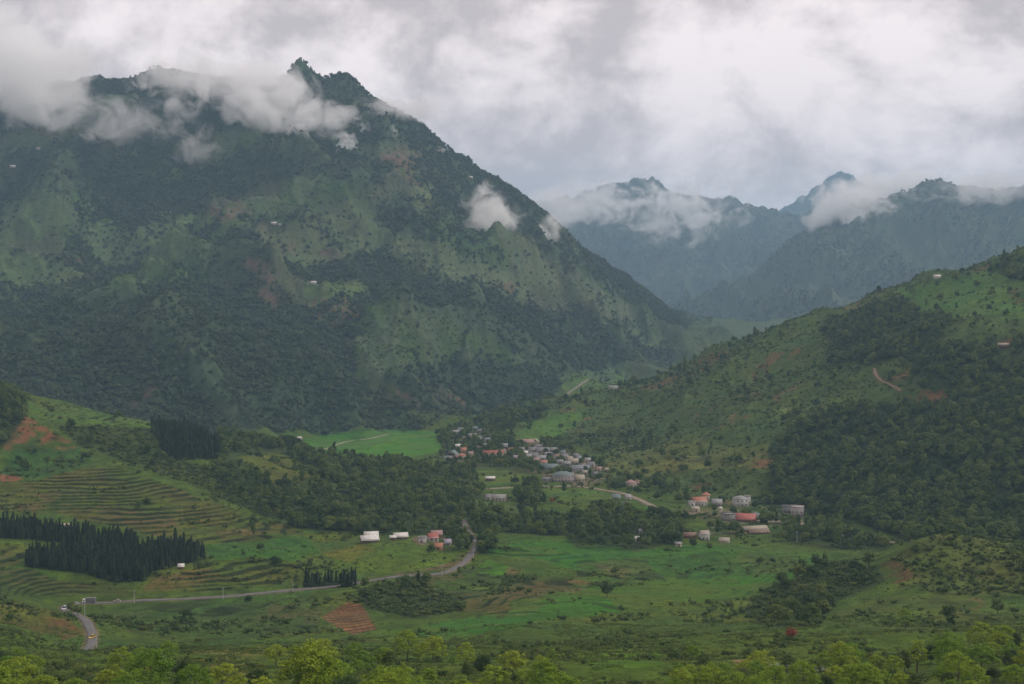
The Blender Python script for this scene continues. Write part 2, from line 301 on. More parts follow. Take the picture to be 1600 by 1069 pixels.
for k, (L, wd) in ROADS.items():
    z = ground(L[:, 0], L[:, 1]); zs = z.copy()
    for _ in range(6): zs[1:-1] = (zs[:-2] + zs[1:-1] * 2 + zs[2:]) / 4
    ROADZ[k] = zs
    x0, x1, y0, y1 = L[:, 0].min() - 16, L[:, 0].max() + 16, L[:, 1].min() - 16, L[:, 1].max() + 16
    m = (GXX > x0) & (GXX < x1) & (GYY > y0) & (GYY < y1); idx = np.nonzero(m)
    d, t = near_line(L, GXX[m], GYY[m]); zz_ = np.interp(t, np.arange(len(L)), zs)
    bl = 1 - sstep(wd * .5 + .8, wd * .5 + 5, d)
    HT[idx] = HT[idx] * (1 - bl) + (zz_ - .12) * bl
    if k in ('main', 'dirt'): RING[idx] = np.maximum(RING[idx], 1 - sstep(wd * .5 + 4, wd * .5 + 7, d))
    ROADM[idx] = np.maximum(ROADM[idx], 1 - sstep(wd * .5, wd * .5 + 2.5, d))

# ------------------------------------------------------------------ land cover, laid on the ground
PU, PV, PD = proj(GXX, GYY, HT)
U0 = CX + F * GXX / np.maximum(GYY, 1)
def curve(tab, u): return np.interp(u, [t[0] for t in tab], [t[1] for t in tab])
foot = curve([(-900, 1650), (0, 1700), (300, 1760), (420, 1880), (500, 2020), (600, 2060), (700, 2120), (770, 2260), (850, 2480), (930, 2800), (1000, 3120), (1060, 3500), (1130, 4600), (1200, 5200)], U0)
hf = curve([(738, 2060), (742, 1990), (820, 1860), (900, 1720), (960, 1560), (1020, 1420), (1100, 1310), (1200, 1260), (1300, 1205), (1400, 1130), (1600, 1040), (2600, 1000)], U0)
hb = curve([(738, 2060), (800, 2200), (900, 2290), (1000, 2480), (1100, 2450), (1300, 2300), (1600, 2200), (2600, 2200)], U0)
ZONE = np.zeros((NR, NC), int)
ZONE[(GYY > foot) & (U0 < 1200)] = 1
ZONE[(GYY > hf) & (GYY < hb) & (U0 > 738)] = 2
ZONE[GYY > 5200] = 3
wl_ = np.where(GYY > 1650, 2.6, 1.0)
jit = 30 * fbm(GXX / wl_, GYY / wl_, 60, 6, 71, .74); jit2 = 30 * fbm(GXX / wl_, GYY / wl_, 60, 6, 77, .74)
jsc = np.where(GYY > 1650, 1.35, np.where(ZONE == 2, 1.1, .5))
QU, QV = PU + jit * jsc, PV + jit2 * jsc * .7
def inpoly(poly, ymin, ymax, warp=True):
    P = np.array(poly, float); U, V = (QU, QV) if warp else (PU, PV)
    i0, i1 = np.searchsorted(GY, (ymin, ymax)); Us, Vs = U[i0:i1], V[i0:i1]
    out = np.zeros((NR, NC), bool)
    bb = (Us > P[:, 0].min()) & (Us < P[:, 0].max()) & (Vs > P[:, 1].min()) & (Vs < P[:, 1].max())
    x, y = Us[bb], Vs[bb]; r = np.zeros(len(x), bool); n = len(P)
    for i in range(n):
        (xa, ya), (xb, yb) = P[i], P[(i + 1) % n]
        if ya == yb: continue
        c = ((ya > y) != (yb > y)) & (x < (xb - xa) * (y - ya) / (yb - ya) + xa); r ^= c
    s = np.zeros(Us.shape, bool); s[bb] = r; out[i0:i1] = s; return out
n1 = fbm(GXX, GYY, 320, 4, 101); n2 = fbm(GXX, GYY, 90, 4, 131); n3 = fbm(GXX, GYY, 22, 3, 151)
n4 = fbm(GXX, GYY, 9, 2, 171)
def C(*c): return np.array(c)
GRASS, PALE, CROP, PADDY = C(.060, .096, .024), C(.078, .102, .046), C(.050, .105, .025), C(.066, .150, .027)
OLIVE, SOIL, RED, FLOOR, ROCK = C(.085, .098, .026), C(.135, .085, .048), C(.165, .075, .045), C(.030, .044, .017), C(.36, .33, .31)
COVER = np.empty((NR, NC, 3)); COVER[:] = GRASS
def blend(m, c):
    m = np.clip(m, 0, 1)[..., None]; COVER[:] = COVER * (1 - m) + c * m
TREE = np.zeros((NR, NC)); SHRUB = np.zeros((NR, NC)); BARE = np.zeros((NR, NC)); PINE = np.zeros((NR, NC)); TERR = np.zeros((NR, NC))
z1, z2, z3 = ZONE == 1, ZONE == 2, ZONE == 3
# field mosaic on the slopes: cells of different crops
def cells(sz, seed):
    gx = (GXX + 40 * n1) / sz; gy = (GYY + 40 * n2) / sz; best = np.full(GXX.shape, 9.); val = np.zeros(GXX.shape)
    ix, iy = np.floor(gx), np.floor(gy)
    for dx in (-1, 0, 1):
        for dy in (-1, 0, 1):
            jx = _hash(ix + dx, iy + dy, seed) / 4294967296.0; jy = _hash(ix + dx, iy + dy, seed + 1) / 4294967296.0
            d = (gx - ix - dx - jx) ** 2 + (gy - iy - dy - jy) ** 2; m = d < best
            best[m] = d[m]; val[m] = (_hash(ix + dx, iy + dy, seed + 2) / 4294967296.0)[m]
    return val
cell = cells(130, 7); cell_s = cells(38, 17)
blend(z1 * 1.0, PALE)
blend(z1 * sstep(.0, .25, n2 + .15), GRASS * .95)
blend(z1 * (cell > .80) * .7, C(.080, .078, .040))
blend(z1 * (cell < .28) * .7, C(.062, .098, .033))
blend(z1 * ((cell > .5) & (cell < .55)) * (n3 > -.1) * .55, RED * .8)
f1 = sstep(-.10, .12, n1 * .8 + (.50 - RID) * 1.1 + n2 * .45 - .02)
TREE += z1 * (f1 * .8 + .03 * sstep(.0, .3, n3 + n2))
SHRUB += z1 * (.9 + 1.2 * sstep(-.15, .2, n3 + n2))
blend(z2 * 1.0, C(.062, .092, .030))
blend(z2 * sstep(.05, .3, n2) * .6, C(.092, .112, .040))
blend(z2 * (cell_s > .92) * (n3 > 0) * .6, SOIL)
SHRUB += z2 * (.30 + .5 * sstep(-.15, .2, n2 + n3 * .6)); TREE += z2 * .07 * sstep(-.1, .2, n1 + n2)
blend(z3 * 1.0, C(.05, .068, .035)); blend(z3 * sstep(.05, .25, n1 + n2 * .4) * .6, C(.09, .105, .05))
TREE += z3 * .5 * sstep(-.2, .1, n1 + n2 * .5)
g0 = ZONE == 0
blend(g0 * sstep(.05, .35, n2 + n3 * .3) * .5, OLIVE); SHRUB += g0 * .35 * sstep(.22, .4, n2 + n3 * .5)
def area(poly, ymin, ymax, col=None, tree=None, shrub=None, pine=None, terr=None, bare=None, k=1.0, warp=True):
    global QU, QV
    m = inpoly(poly, ymin, ymax, warp); mf = m * 1.0
    if warp:
        keep_ = QU, QV; QU, QV = PU + (QU - PU) * .3 + 5 * n3 * jsc, PV + (QV - PV) * .3 + 4 * n4 * jsc; mf = mf + inpoly(poly, ymin, ymax)
        QU, QV = keep_[0] * 1.8 - PU * .8, keep_[1] * 1.8 - PV * .8; mf = (mf + inpoly(poly, ymin, ymax)) / 3; QU, QV = keep_
    if col is not None: blend(mf * k * (sstep(-.30, .12, n3 * .8 + n4 * .5 + n2 * .4) if k < 1 and col[0] > col[1] else 1.0), col)
    if tree is not None: TREE[:] = TREE * (1 - mf) + tree * mf
    if shrub is not None: SHRUB[:] = SHRUB * (1 - mf) + shrub * mf
    if pine is not None: PINE[m] = pine
    if terr is not None: TERR[m] = terr
    if bare is not None: BARE[m] = bare
    return m
MT = (1650, 5000)
# mountain: dark woods
for P, d in ((((-300, 470), (60, 480), (170, 446), (290, 448), (420, 462), (500, 495), (555, 560), (565, 655), (480, 672), (300, 668), (150, 640), (-300, 600)), 1.0),
             (((520, 415), (600, 395), (640, 430), (720, 448), (830, 480), (960, 498), (1060, 560), (980, 578), (900, 590), (820, 560), (720, 520), (620, 470)), .9),
             (((120, 300), (300, 275), (380, 230), (480, 205), (560, 235), (620, 260), (580, 300), (500, 270), (400, 295), (330, 330), (180, 350)), .9),
             (((640, 175), (735, 250), (840, 325), (1000, 445), (1090, 505), (1060, 512), (980, 470), (880, 405), (780, 330), (690, 260)), .9),
             (((-300, 40), (300, 40), (520, 40), (640, 150), (650, 235), (520, 215), (300, 200), (-300, 190)), .7),
             (((550, 320), (630, 300), (680, 330), (640, 370), (560, 360)), .8), (((690, 290), (740, 300), (730, 330), (690, 330)), .95),
             (((600, 590), (700, 560), (860, 570), (880, 610), (760, 640), (640, 640)), .75), (((330, 380), (420, 330), (460, 370), (380, 450), (330, 440)), .7),
             (((0, 240), (130, 220), (250, 260), (120, 300), (0, 310)), .7)):
    area(P, *MT, C(.042, .062, .028), tree=d, shrub=.3)
# mountain: fields and bare ground
for P, c, tr in ((((640, 300), (662, 290), (682, 292), (672, 330), (648, 330)), C(.13, .155, .06), 0), (((470, 440), (560, 445), (580, 465), (480, 460)), C(.10, .145, .04), .02),
             (((0, 320), (80, 315), (120, 335), (60, 380), (0, 390)), C(.085, .125, .045), .05), (((120, 350), (300, 345), (290, 400), (160, 420)), C(.085, .115, .042), .06),
             (((0, 390), (70, 400), (140, 430), (60, 455), (0, 450)), C(.09, .125, .04), .04), (((240, 335), (330, 335), (320, 352), (250, 350)), C(.11, .15, .05), .03),
             (((400, 350), (480, 355), (560, 400), (520, 420), (430, 400)), C(.10, .12, .05), .05), (((570, 350), (700, 390), (840, 440), (820, 470), (700, 440), (600, 400)), C(.11, .13, .055), .06),
             (((480, 300), (560, 310), (620, 370), (560, 400), (500, 350)), C(.10, .125, .05), .08), (((760, 340), (900, 430), (1000, 490), (1060, 530), (940, 490), (820, 430)), C(.115, .13, .06), .06),
             (((940, 500), (1040, 530), (1130, 520), (1100, 545), (1010, 545)), C(.12, .15, .055), .03), (((870, 585), (1010, 575), (1000, 600), (880, 605)), C(.09, .14, .045), .03)):
    area(P, *MT, c * .90, tree=tr + .03, shrub=.35, k=.9)
for P in (((318, 310), (370, 300), (395, 330), (350, 345), (320, 330)), ((405, 452), (440, 450), (440, 474), (408, 472)), ((500, 395), (550, 395), (535, 415), (505, 410)), ((590, 235), (660, 245), (640, 262), (600, 255)),
          ((190, 640), (240, 590), (252, 600), (215, 650)), ((580, 612), (640, 612), (650, 632), (590, 630)), ((660, 605), (720, 622), (740, 640), (680, 622)), ((775, 440), (815, 440), (800, 455), (780, 455)), ((380, 400), (420, 410), (430, 440), (395, 430)), ((400, 350), (436, 347), (430, 358), (400, 360)), ((440, 380), (470, 382), (465, 392), (440, 390))):
    area(P, *MT, C(.135, .075, .055), tree=.05, shrub=.2, k=.75)
for P in (((528, 212), (552, 208), (556, 232), (530, 236)), ((445, 188), (490, 182), (495, 208), (450, 212)), ((608, 200), (622, 198), (622, 214), (610, 216)), ((560, 190), (570, 188), (572, 204), (562, 206)), ((690, 222), (700, 220), (706, 240), (696, 240))):
    area(P, *MT, ROCK, tree=0, shrub=.05)
# open grassy spur lines, contour paths and terraces on the mountain
p0, p1, p2 = np.percentile(RID[z1 & (GYY < 3600)], (55, 74, 93))
spur = sstep(p1, p2, RID + .05 * n3); TREE[z1] *= np.clip(1.1 - .7 * spur, .3, 1)[z1]; blend(z1 * spur * .3, C(.080, .098, .050))
zl = HT / 15 + .5 * n2 + .25 * n1; zf = zl - np.floor(zl)
blend(z1 * (TREE < .35) * (zf > .72) * sstep(-.1, .2, n1 + n3 * .3) * .55, C(.040, .058, .026)); SHRUB += z1 * (TREE < .35) * (zf > .72) * .5 * sstep(-.1, .2, n1)
blend(z1 * (TREE < .35) * (zf < .2) * (cell_s > .6) * .4, C(.095, .125, .048))
# right hill
HL = (1000, 2500)
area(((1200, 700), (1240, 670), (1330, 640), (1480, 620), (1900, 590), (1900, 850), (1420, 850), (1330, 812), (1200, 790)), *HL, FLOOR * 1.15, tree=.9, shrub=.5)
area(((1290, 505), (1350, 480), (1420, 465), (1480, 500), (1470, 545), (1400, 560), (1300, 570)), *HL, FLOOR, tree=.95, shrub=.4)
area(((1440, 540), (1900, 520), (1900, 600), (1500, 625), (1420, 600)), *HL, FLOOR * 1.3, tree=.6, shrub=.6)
area(((1400, 450), (1900, 365), (1900, 500), (1530, 500), (1440, 500)), *HL, C(.068, .118, .032), tree=.03, shrub=.12)
area(((1560, 410), (1900, 405), (1900, 440), (1575, 437)), *HL, tree=.9)
area(((800, 690), (830, 655), (900, 640), (935, 640), (900, 668), (850, 690)), *HL, C(.075, .135, .032), tree=.02, shrub=.1)
area(((940, 715), (1050, 690), (1200, 700), (1200, 735), (1100, 740), (960, 745)), *HL, C(.092, .108, .036), tree=.05, shrub=.25)
area(((735, 660), (790, 640), (860, 628), (850, 650), (800, 665), (750, 672)), *HL, FLOOR * 1.3, tree=.8, shrub=.5)
for P in (((1080, 570), (1130, 545), (1135, 552), (1100, 578)), ((1430, 610), (1490, 605), (1480, 632), (1440, 635)), ((1180, 715), (1215, 712), (1205, 730), (1170, 735)), ((905, 676), (912, 672), (915, 680), (908, 682)), ((1000, 605), (1060, 595), (1040, 612), (1000, 615)), ((1090, 758), (1110, 754), (1108, 764), (1085, 764)), ((1545, 535), (1590, 530), (1585, 545), (1550, 548)), ((1575, 455), (1600, 450), (1600, 475), (1580, 470)), ((885, 676), (915, 670), (912, 684), (890, 684))):
    area(P, *HL, RED * .7, tree=.03, shrub=.2, k=.8)
# left hill
LH = (900, 1640)
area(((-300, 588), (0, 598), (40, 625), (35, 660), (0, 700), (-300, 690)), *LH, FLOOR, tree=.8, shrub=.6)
area(((0, 700), (40, 648), (70, 670), (130, 700), (140, 720), (60, 715)), *LH, RED * .9, tree=.02, shrub=.3, k=.85)
area(((40, 632), (110, 632), (240, 650), (260, 668), (150, 665), (80, 660)), *LH, C(.072, .125, .03), tree=.01, shrub=.04, terr=.8)
area(((85, 668), (250, 668), (300, 720), (420, 790), (400, 800), (300, 760), (210, 725), (130, 700)), *LH, C(.055, .075, .025), tree=.1, shrub=1.1)
area(((20, 700), (130, 700), (150, 735), (60, 750), (0, 740)), *LH, C(.045, .085, .024), tree=.06, shrub=.7)
area(((235, 670), (300, 672), (350, 700), (340, 720), (260, 715)), *LH, FLOOR, pine=1.0, tree=0, shrub=.2)
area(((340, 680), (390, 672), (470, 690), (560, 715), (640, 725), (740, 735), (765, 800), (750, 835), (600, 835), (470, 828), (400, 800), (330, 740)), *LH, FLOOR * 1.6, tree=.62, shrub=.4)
area(((375, 712), (430, 706), (500, 730), (490, 745), (440, 760), (400, 745)), *LH, OLIVE, tree=.04, shrub=.5)
area(((0, 740), (30, 745), (20, 762), (0, 765)), *LH, RED, tree=0, shrub=.1)
area(((-300, 765), (60, 752), (130, 730), (190, 728), (330, 785), (430, 812), (475, 836), (330, 850), (200, 828), (80, 802), (-300, 800)), *LH, OLIVE * .95, tree=.005, shrub=.06, terr=1)
for P in (((10, 790), (90, 780), (130, 800), (60, 806)), ((170, 800), (260, 795), (280, 825), (190, 820)), ((60, 770), (140, 765), (130, 780), (70, 785)), ((330, 830), (420, 818), (430, 832), (350, 845))):
    area(P, *LH, SOIL * .9, k=.65)
# fields in the valley
VF = (560, 1640)
area(((320, 852), (480, 838), (500, 862), (440, 880), (330, 880)), *VF, CROP, tree=.005, shrub=.04)
area(((220, 920), (320, 880), (400, 868), (470, 880), (440, 912), (330, 925)), *VF, OLIVE * .95, tree=.004, shrub=.05, terr=1)
area(((240, 900), (330, 890), (320, 915), (220, 925)), *VF, SOIL * .8, k=.5)
area(((200, 945), (340, 935), (470, 920), (500, 940), (500, 985), (380, 1000), (290, 985)), *VF, C(.052, .082, .026), tree=.004, shrub=.03, terr=1)
area(((500, 965), (545, 940), (565, 945), (590, 985), (550, 992)), *VF, C(.165, .092, .052), tree=0, shrub=0, bare=1, warp=False)
area(((500, 862), (560, 848), (680, 852), (712, 872), (690, 888), (600, 898), (540, 890)), *VF, C(.075, .115, .026), tree=.004, shrub=.05)
area(((500, 865), (560, 850), (590, 858), (540, 878)), *VF, C(.11, .115, .03), k=.7)
area(((560, 925), (640, 905), (720, 925), (725, 955), (640, 965), (570, 950)), *VF, FLOOR * 1.5, tree=.08, shrub=1.3)
area(((640, 903), (740, 885), (900, 905), (780, 945), (720, 935)), *VF, C(.062, .088, .028), tree=.004, shrub=.16, terr=1)
area(((745, 868), (800, 845), (900, 842), (1000, 862), (1080, 850), (1200, 855), (1300, 865), (1260, 900), (1150, 930), (1000, 950), (800, 980), (640, 1010), (580, 1000), (600, 985), (760, 965), (950, 900), (860, 880)), *VF, CROP, tree=.002, shrub=.012, terr=.75)
area(((740, 895), (760, 875), (800, 885), (790, 898)), *VF, PADDY, shrub=0, k=.8)
area(((785, 890), (815, 882), (825, 888), (800, 897)), *VF, SOIL, k=.7, shrub=0)
area(((830, 912), (900, 902), (960, 905), (900, 925), (840, 928)), *VF, SOIL * .85, k=.6, shrub=.02, terr=1)
area(((780, 925), (840, 915), (850, 932), (790, 940)), *VF, SOIL * .7, k=.6, terr=1)
area(((700, 940), (770, 930), (800, 945), (790, 965), (720, 965)), *VF, OLIVE * .8, k=.7, terr=1)
area(((900, 880), (1000, 870), (1040, 905), (960, 915), (900, 900)), *VF, C(.062, .098, .03), terr=1)
area(((780, 905), (790, 895), (840, 905), (820, 915), (785, 912)), *VF, FLOOR * 1.5, shrub=1.2)
area(((150, 950), (280, 945), (330, 990), (420, 1005), (560, 1000), (640, 1010), (560, 1025), (300, 1010), (200, 985)), 560, 900, C(.055, .088, .024), terr=.8)
area(((-300, 885), (40, 890), (100, 908), (200, 915), (215, 930), (90, 930), (-300, 925)), 700, 950, C(.060, .080, .024), terr=.9, shrub=.12)
area(((1000, 870), (1150, 862), (1280, 872), (1200, 900), (1060, 905)), *VF, C(.050, .100, .026), terr=.6, shrub=.02)
# mound and gully at the right
area(((1385, 875), (1430, 850), (1480, 834), (1560, 845), (1900, 860), (1900, 925), (1540, 930), (1460, 930), (1400, 905)), *VF, C(.080, .102, .032), tree=.01, shrub=.9)
area(((1375, 878), (1400, 876), (1430, 900), (1400, 915), (1375, 900)), *VF, SOIL * .7, tree=0, shrub=.1, k=.8)
area(((1200, 920), (1280, 880), (1370, 880), (1380, 910), (1310, 940), (1270, 985), (1200, 980), (1160, 950)), *VF, FLOOR * 1.4, tree=.1, shrub=1.1)
area(((1300, 960), (1330, 940), (1480, 925), (1600, 950), (1600, 970), (1450, 985), (1330, 990)), *VF, C(.07, .098, .027), tree=.01, shrub=.2)
area(((1470, 950), (1530, 930), (1540, 945), (1500, 965)), *VF, SOIL, k=.6)
# valley floor: paddies, village plots, tree belts
area(((470, 703), (480, 685), (530, 676), (620, 671), (700, 676), (690, 705), (600, 722), (520, 722)), 1500, 2100, PADDY, tree=0, shrub=0, warp=False)
area(((470, 690), (490, 683), (520, 683), (485, 700)), 1500, 2100, PADDY * .8, tree=0, shrub=0)
area(((690, 665), (760, 660), (800, 690), (870, 690), (930, 720), (960, 745), (900, 760), (850, 740), (760, 735), (700, 725)), 1380, 2050, C(.07, .088, .036), tree=.42, shrub=.3)
area(((690, 700), (740, 690), (800, 692), (870, 692), (930, 715), (960, 748), (900, 760), (850, 745), (800, 720), (700, 722)), 1380, 2050, C(.135, .115, .085), k=.75)
area(((1070, 775), (1180, 790), (1260, 800), (1260, 815), (1150, 840), (1080, 842), (1110, 820), (1070, 800)), *VF, C(.13, .11, .08), k=.6)
area(((645, 836), (700, 838), (708, 858), (690, 862), (650, 850)), *VF, C(.14, .10, .075), k=.7, shrub=.05)
area(((560, 903), (640, 893), (700, 880), (722, 866), (730, 872), (712, 888), (650, 899)), *VF, C(.12, .075, .05), k=.8, shrub=.1)
area(((735, 740), (770, 733), (820, 738), (800, 755), (745, 755)), *VF, C(.085, .12, .034), tree=.01, shrub=.04)
area(((840, 762), (940, 762), (960, 772), (900, 785), (850, 780)), *VF, C(.07, .11, .03), tree=.02, shrub=.05)
area(((740, 780), (800, 785), (860, 800), (830, 812), (770, 805), (740, 800)), *VF, C(.075, .105, .035), tree=.02, shrub=.08)
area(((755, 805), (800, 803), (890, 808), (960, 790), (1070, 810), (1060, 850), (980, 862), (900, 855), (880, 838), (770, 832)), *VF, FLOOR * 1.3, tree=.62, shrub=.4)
area(((800, 758), (840, 755), (850, 790), (810, 795)), *VF, tree=.7, shrub=.3)
area(((975, 792), (1015, 790), (1030, 803), (985, 806)), *VF, PADDY * .75, tree=0, shrub=0)
area(((940, 745), (980, 745), (1060, 765), (1080, 790), (1000, 780), (950, 762)), *VF, tree=.4, shrub=.3)
area(((1100, 805), (1230, 805), (1300, 818), (1320, 848), (1200, 848), (1120, 838)), *VF, tree=.3, shrub=.5)
area(((1230, 820), (1300, 822), (1400, 845), (1380, 862), (1290, 858), (1230, 850)), *VF, FLOOR * 1.4, tree=.45, shrub=.7)
area(((700, 820), (730, 820), (745, 850), (720, 868), (700, 850)), *VF, tree=.8, shrub=.5)
area(((745, 840), (775, 838), (775, 865), (750, 868)), *VF, tree=.7, shrub=.5)
# near slope
NS = (230, 640)
area(((-300, 980), (100, 985), (160, 955), (300, 985), (420, 1010), (600, 1005), (800, 1005), (1000, 985), (1200, 975), (1420, 985), (1900, 960), (1900, 1300), (-300, 1300)), *NS, C(.072, .108, .024), tree=.06, shrub=.35)
NEARM = (GYY > 200) & (GYY < 600)
blend(NEARM * sstep(.1, .35, n3 + n2 * .5) * .5, C(.11, .115, .035))
SHRUB[NEARM] *= (.5 + 1.2 * sstep(-.1, .25, n3 + n2 * .6))[NEARM]
area(((300, 1015), (420, 1010), (420, 1060), (330, 1060)), 330, 640, C(.125, .115, .045), tree=0, shrub=.1, k=.8)
area(((900, 1020), (1030, 1015), (1040, 1040), (930, 1050)), 330, 640, C(.08, .135, .028), tree=0, shrub=.08)
area(((0, 925), (60, 935), (120, 985), (60, 990), (0, 975)), 600, 820, OLIVE, tree=.01, shrub=.15, terr=.9)
area(((60, 965), (110, 965), (128, 990), (100, 1000)), 560, 760, RED * .8, k=.7, shrub=.1)
area(((0, 838), (45, 840), (35, 880), (0, 890)), 800, 1000, C(.10, .118, .03), tree=0, shrub=.05, terr=1)
# pine plantations
for P in (((38, 886), (42, 870), (110, 860), (200, 862), (310, 860), (324, 872), (300, 880), (240, 893), (225, 908), (180, 912), (130, 896)), ):
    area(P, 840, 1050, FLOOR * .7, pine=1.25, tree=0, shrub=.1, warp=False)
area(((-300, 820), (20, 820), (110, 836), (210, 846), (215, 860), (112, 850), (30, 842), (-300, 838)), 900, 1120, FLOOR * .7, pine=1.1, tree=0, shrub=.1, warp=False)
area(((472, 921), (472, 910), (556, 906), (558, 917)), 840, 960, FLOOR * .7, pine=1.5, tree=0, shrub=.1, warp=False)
# hedges and bushes along terrace edges; terraces as real steps
STEP = np.where(U0 < 480, np.where(GYY < 905, 1.25, 1.7), np.where(TERR == .75, .85, 1.0))
ph = HT / STEP + np.where(TERR == .75, .5, 1.1) * n2 + .25 * n3; fr = ph - np.floor(ph)
tm = np.clip(TERR, 0, 1) * (1 - ROADM) * (.35 + .65 * sstep(-.3, .05, fbm(GXX, GYY, 70, 3, 203)))
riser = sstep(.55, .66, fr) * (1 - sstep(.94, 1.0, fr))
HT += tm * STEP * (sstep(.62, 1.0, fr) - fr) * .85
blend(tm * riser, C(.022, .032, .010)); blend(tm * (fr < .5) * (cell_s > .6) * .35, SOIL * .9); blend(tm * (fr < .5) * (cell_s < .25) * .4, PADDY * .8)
# furrows of the ploughed field
L0 = np.array(hit(500, 965)[:2]); L1 = np.array(hit(552, 990)[:2]); dr = (L1 - L0) / np.hypot(*(L1 - L0))
fu = (GXX * dr[0] + GYY * dr[1]) / 7.5; fw = fu - np.floor(fu)
HT += BARE * .9 * (np.abs(fw - .5) * 2 - .5); blend(BARE * sstep(.0, .12, np.abs(fw - .5) - .27) * .9, C(.028, .042, .014))
# faint crop rows and field seams in the valley
seam = cells(55, 57); 
blend(g0 * (TERR > 0) * (TERR == .75) * (seam > .75) * .45, OLIVE); blend(g0 * (TERR > 0) * (TERR == .75) * (seam < .2) * .4, C(.045, .105, .035))
blend(ROADM * .8, C(.16, .12, .08)); ROADC = ROADM > .05
gm = g0 & (GYY < 1650) & (SHRUB < .75); SHRUB[gm] *= (.15 + 1.6 * sstep(.05, .35, n3 * .7 + n2))[gm]
SHRUB = np.maximum(SHRUB, RING * .9 * sstep(.02, .2, n3 * .6 + n2)); ROADC = ROADM > .05
TREE[ROADC] = 0; SHRUB[ROADC] = 0; PINE[ROADC] = 0
SHRUB += tm * riser * .9 * sstep(.10, .25, n2 + n3 * .4) * (ZONE == 0)
hedge = (np.floor(ph) % 6 == 0) & (fr > .5) & (TERR == .75) & (n1 + n2 > -.12); SHRUB[hedge] = .8; blend(hedge * .7, FLOOR)
HERB = np.where(GYY < 700, .28, .06) * (GYY < 1300) * (GYY > 240) * g0 * np.where(BARE > 0, 0, 1) * sstep(-.25, .25, n3 + n2 * .6) * (1 - ROADM)
SHRUB[(TERR == .75) & ~hedge] *= .3; HERB[TERR == .75] *= .4; COVER[TERR == .75] *= np.array([1.05, 1.18, 1.05])
cv_ = np.where(GYY < 1650, np.where(TERR == .75, .45, 1.0), .6)
COVER *= (1 + cv_ * (.55 * n3 + .30 * n4 + .30 * n2))[..., None]; COVER[..., 0] *= 1 + .25 * fbm(GXX, GYY, 50, 3, 191); COVER *= 1.04
TREE[(GYY > 640) & (ZONE != 1) & (ZONE != 3)] *= (.45 + .8 * sstep(-.25, .12, n2 + n3 * .5))[(GYY > 640) & (ZONE != 1) & (ZONE != 3)]
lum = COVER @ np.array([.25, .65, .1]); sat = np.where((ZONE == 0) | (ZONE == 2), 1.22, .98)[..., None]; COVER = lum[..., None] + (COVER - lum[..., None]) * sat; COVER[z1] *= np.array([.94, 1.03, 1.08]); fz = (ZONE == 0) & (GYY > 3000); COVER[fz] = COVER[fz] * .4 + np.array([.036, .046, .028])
pd_ = inpoly(((470, 703), (480, 685), (530, 676), (620, 671), (700, 676), (690, 705), (600, 722), (520, 722)), 1500, 2100, False)
plot = cells(46, 91); blend(pd_ * (plot > .55) * .5, PADDY * .78); blend(pd_ * (plot < .2) * .4, C(.085, .15, .035))
bund = np.abs((GYY - 1655) / 3.0 + n2) < .5; blend(pd_ * bund * .7, C(.13, .13, .07)); COVER = np.clip(COVER, .004, .8)
# ------------------------------------------------------------------ materials
MATS = {}
def new_mat(name):
    m = bpy.data.materials.new(name); m.use_nodes = True; t = m.node_tree
    return m, t, t.nodes['Principled BSDF']
def ground_mat():
    m, t, b = new_mat('land'); L = t.links.new
    at = N(t, 'ShaderNodeAttribute', attribute_name='cover'); g = N(t, 'ShaderNodeNewGeometry')
    f1 = noise(t, g.outputs['Position'], .55, 4, .65); f2 = noise(t, g.outputs['Position'], .12, 4, .6)
    k = math_node(t, 'ADD', math_node(t, 'MULTIPLY', f1, 1.1), math_node(t, 'MULTIPLY', f2, .9))
    cc = N(t, 'ShaderNodeCombineXYZ')
    for i in range(3): L(k, cc.inputs[i])
    col = mixc(t, 1.0, at.outputs['Color'], cc.outputs[0], 'MULTIPLY'); L(col, b.inputs['Base Color'])
    b.inputs['Roughness'].default_value = .95; b.inputs['Specular IOR Level'].default_value = .12
    bp = N(t, 'ShaderNodeBump'); bp.inputs['Strength'].default_value = .9; bp.inputs['Distance'].default_value = 1.2
    L(math_node(t, 'ADD', f1, math_node(t, 'MULTIPLY', f2, 2.0)), bp.inputs['Height']); L(bp.outputs[0], b.inputs['Normal'])
    return m
def leaf_mat(name, c1, c2, c3, trans=.25, spec=.08, con=1.1):
    m, t, b = new_mat(name); L = t.links.new
    oi = N(t, 'ShaderNodeObjectInfo'); g = N(t, 'ShaderNodeNewGeometry')
    r1 = ramp(t, oi.outputs['Random'], [(0, c1), (.5, c2), (1, c3)])
    f = noise(t, g.outputs['Position'], .9, 3, .6); 
    hs = N(t, 'ShaderNodeHueSaturation'); L(r1, hs.inputs['Color']); L(math_node(t, 'ADD', math_node(t, 'MULTIPLY', f, con), 1.0 - con * .5), hs.inputs['Value'])
    L(hs.outputs[0], b.inputs['Base Color']); b.inputs['Roughness'].default_value = .6; b.inputs['Specular IOR Level'].default_value = spec
    tr = N(t, 'ShaderNodeBsdfTranslucent'); L(hs.outputs[0], tr.inputs[0])
    mx = N(t, 'ShaderNodeMixShader'); mx.inputs[0].default_value = trans
    L(b.outputs[0], mx.inputs[1]); L(tr.outputs[0], mx.inputs[2]); L(mx.outputs[0], t.nodes['Material Output'].inputs[0])
    return m
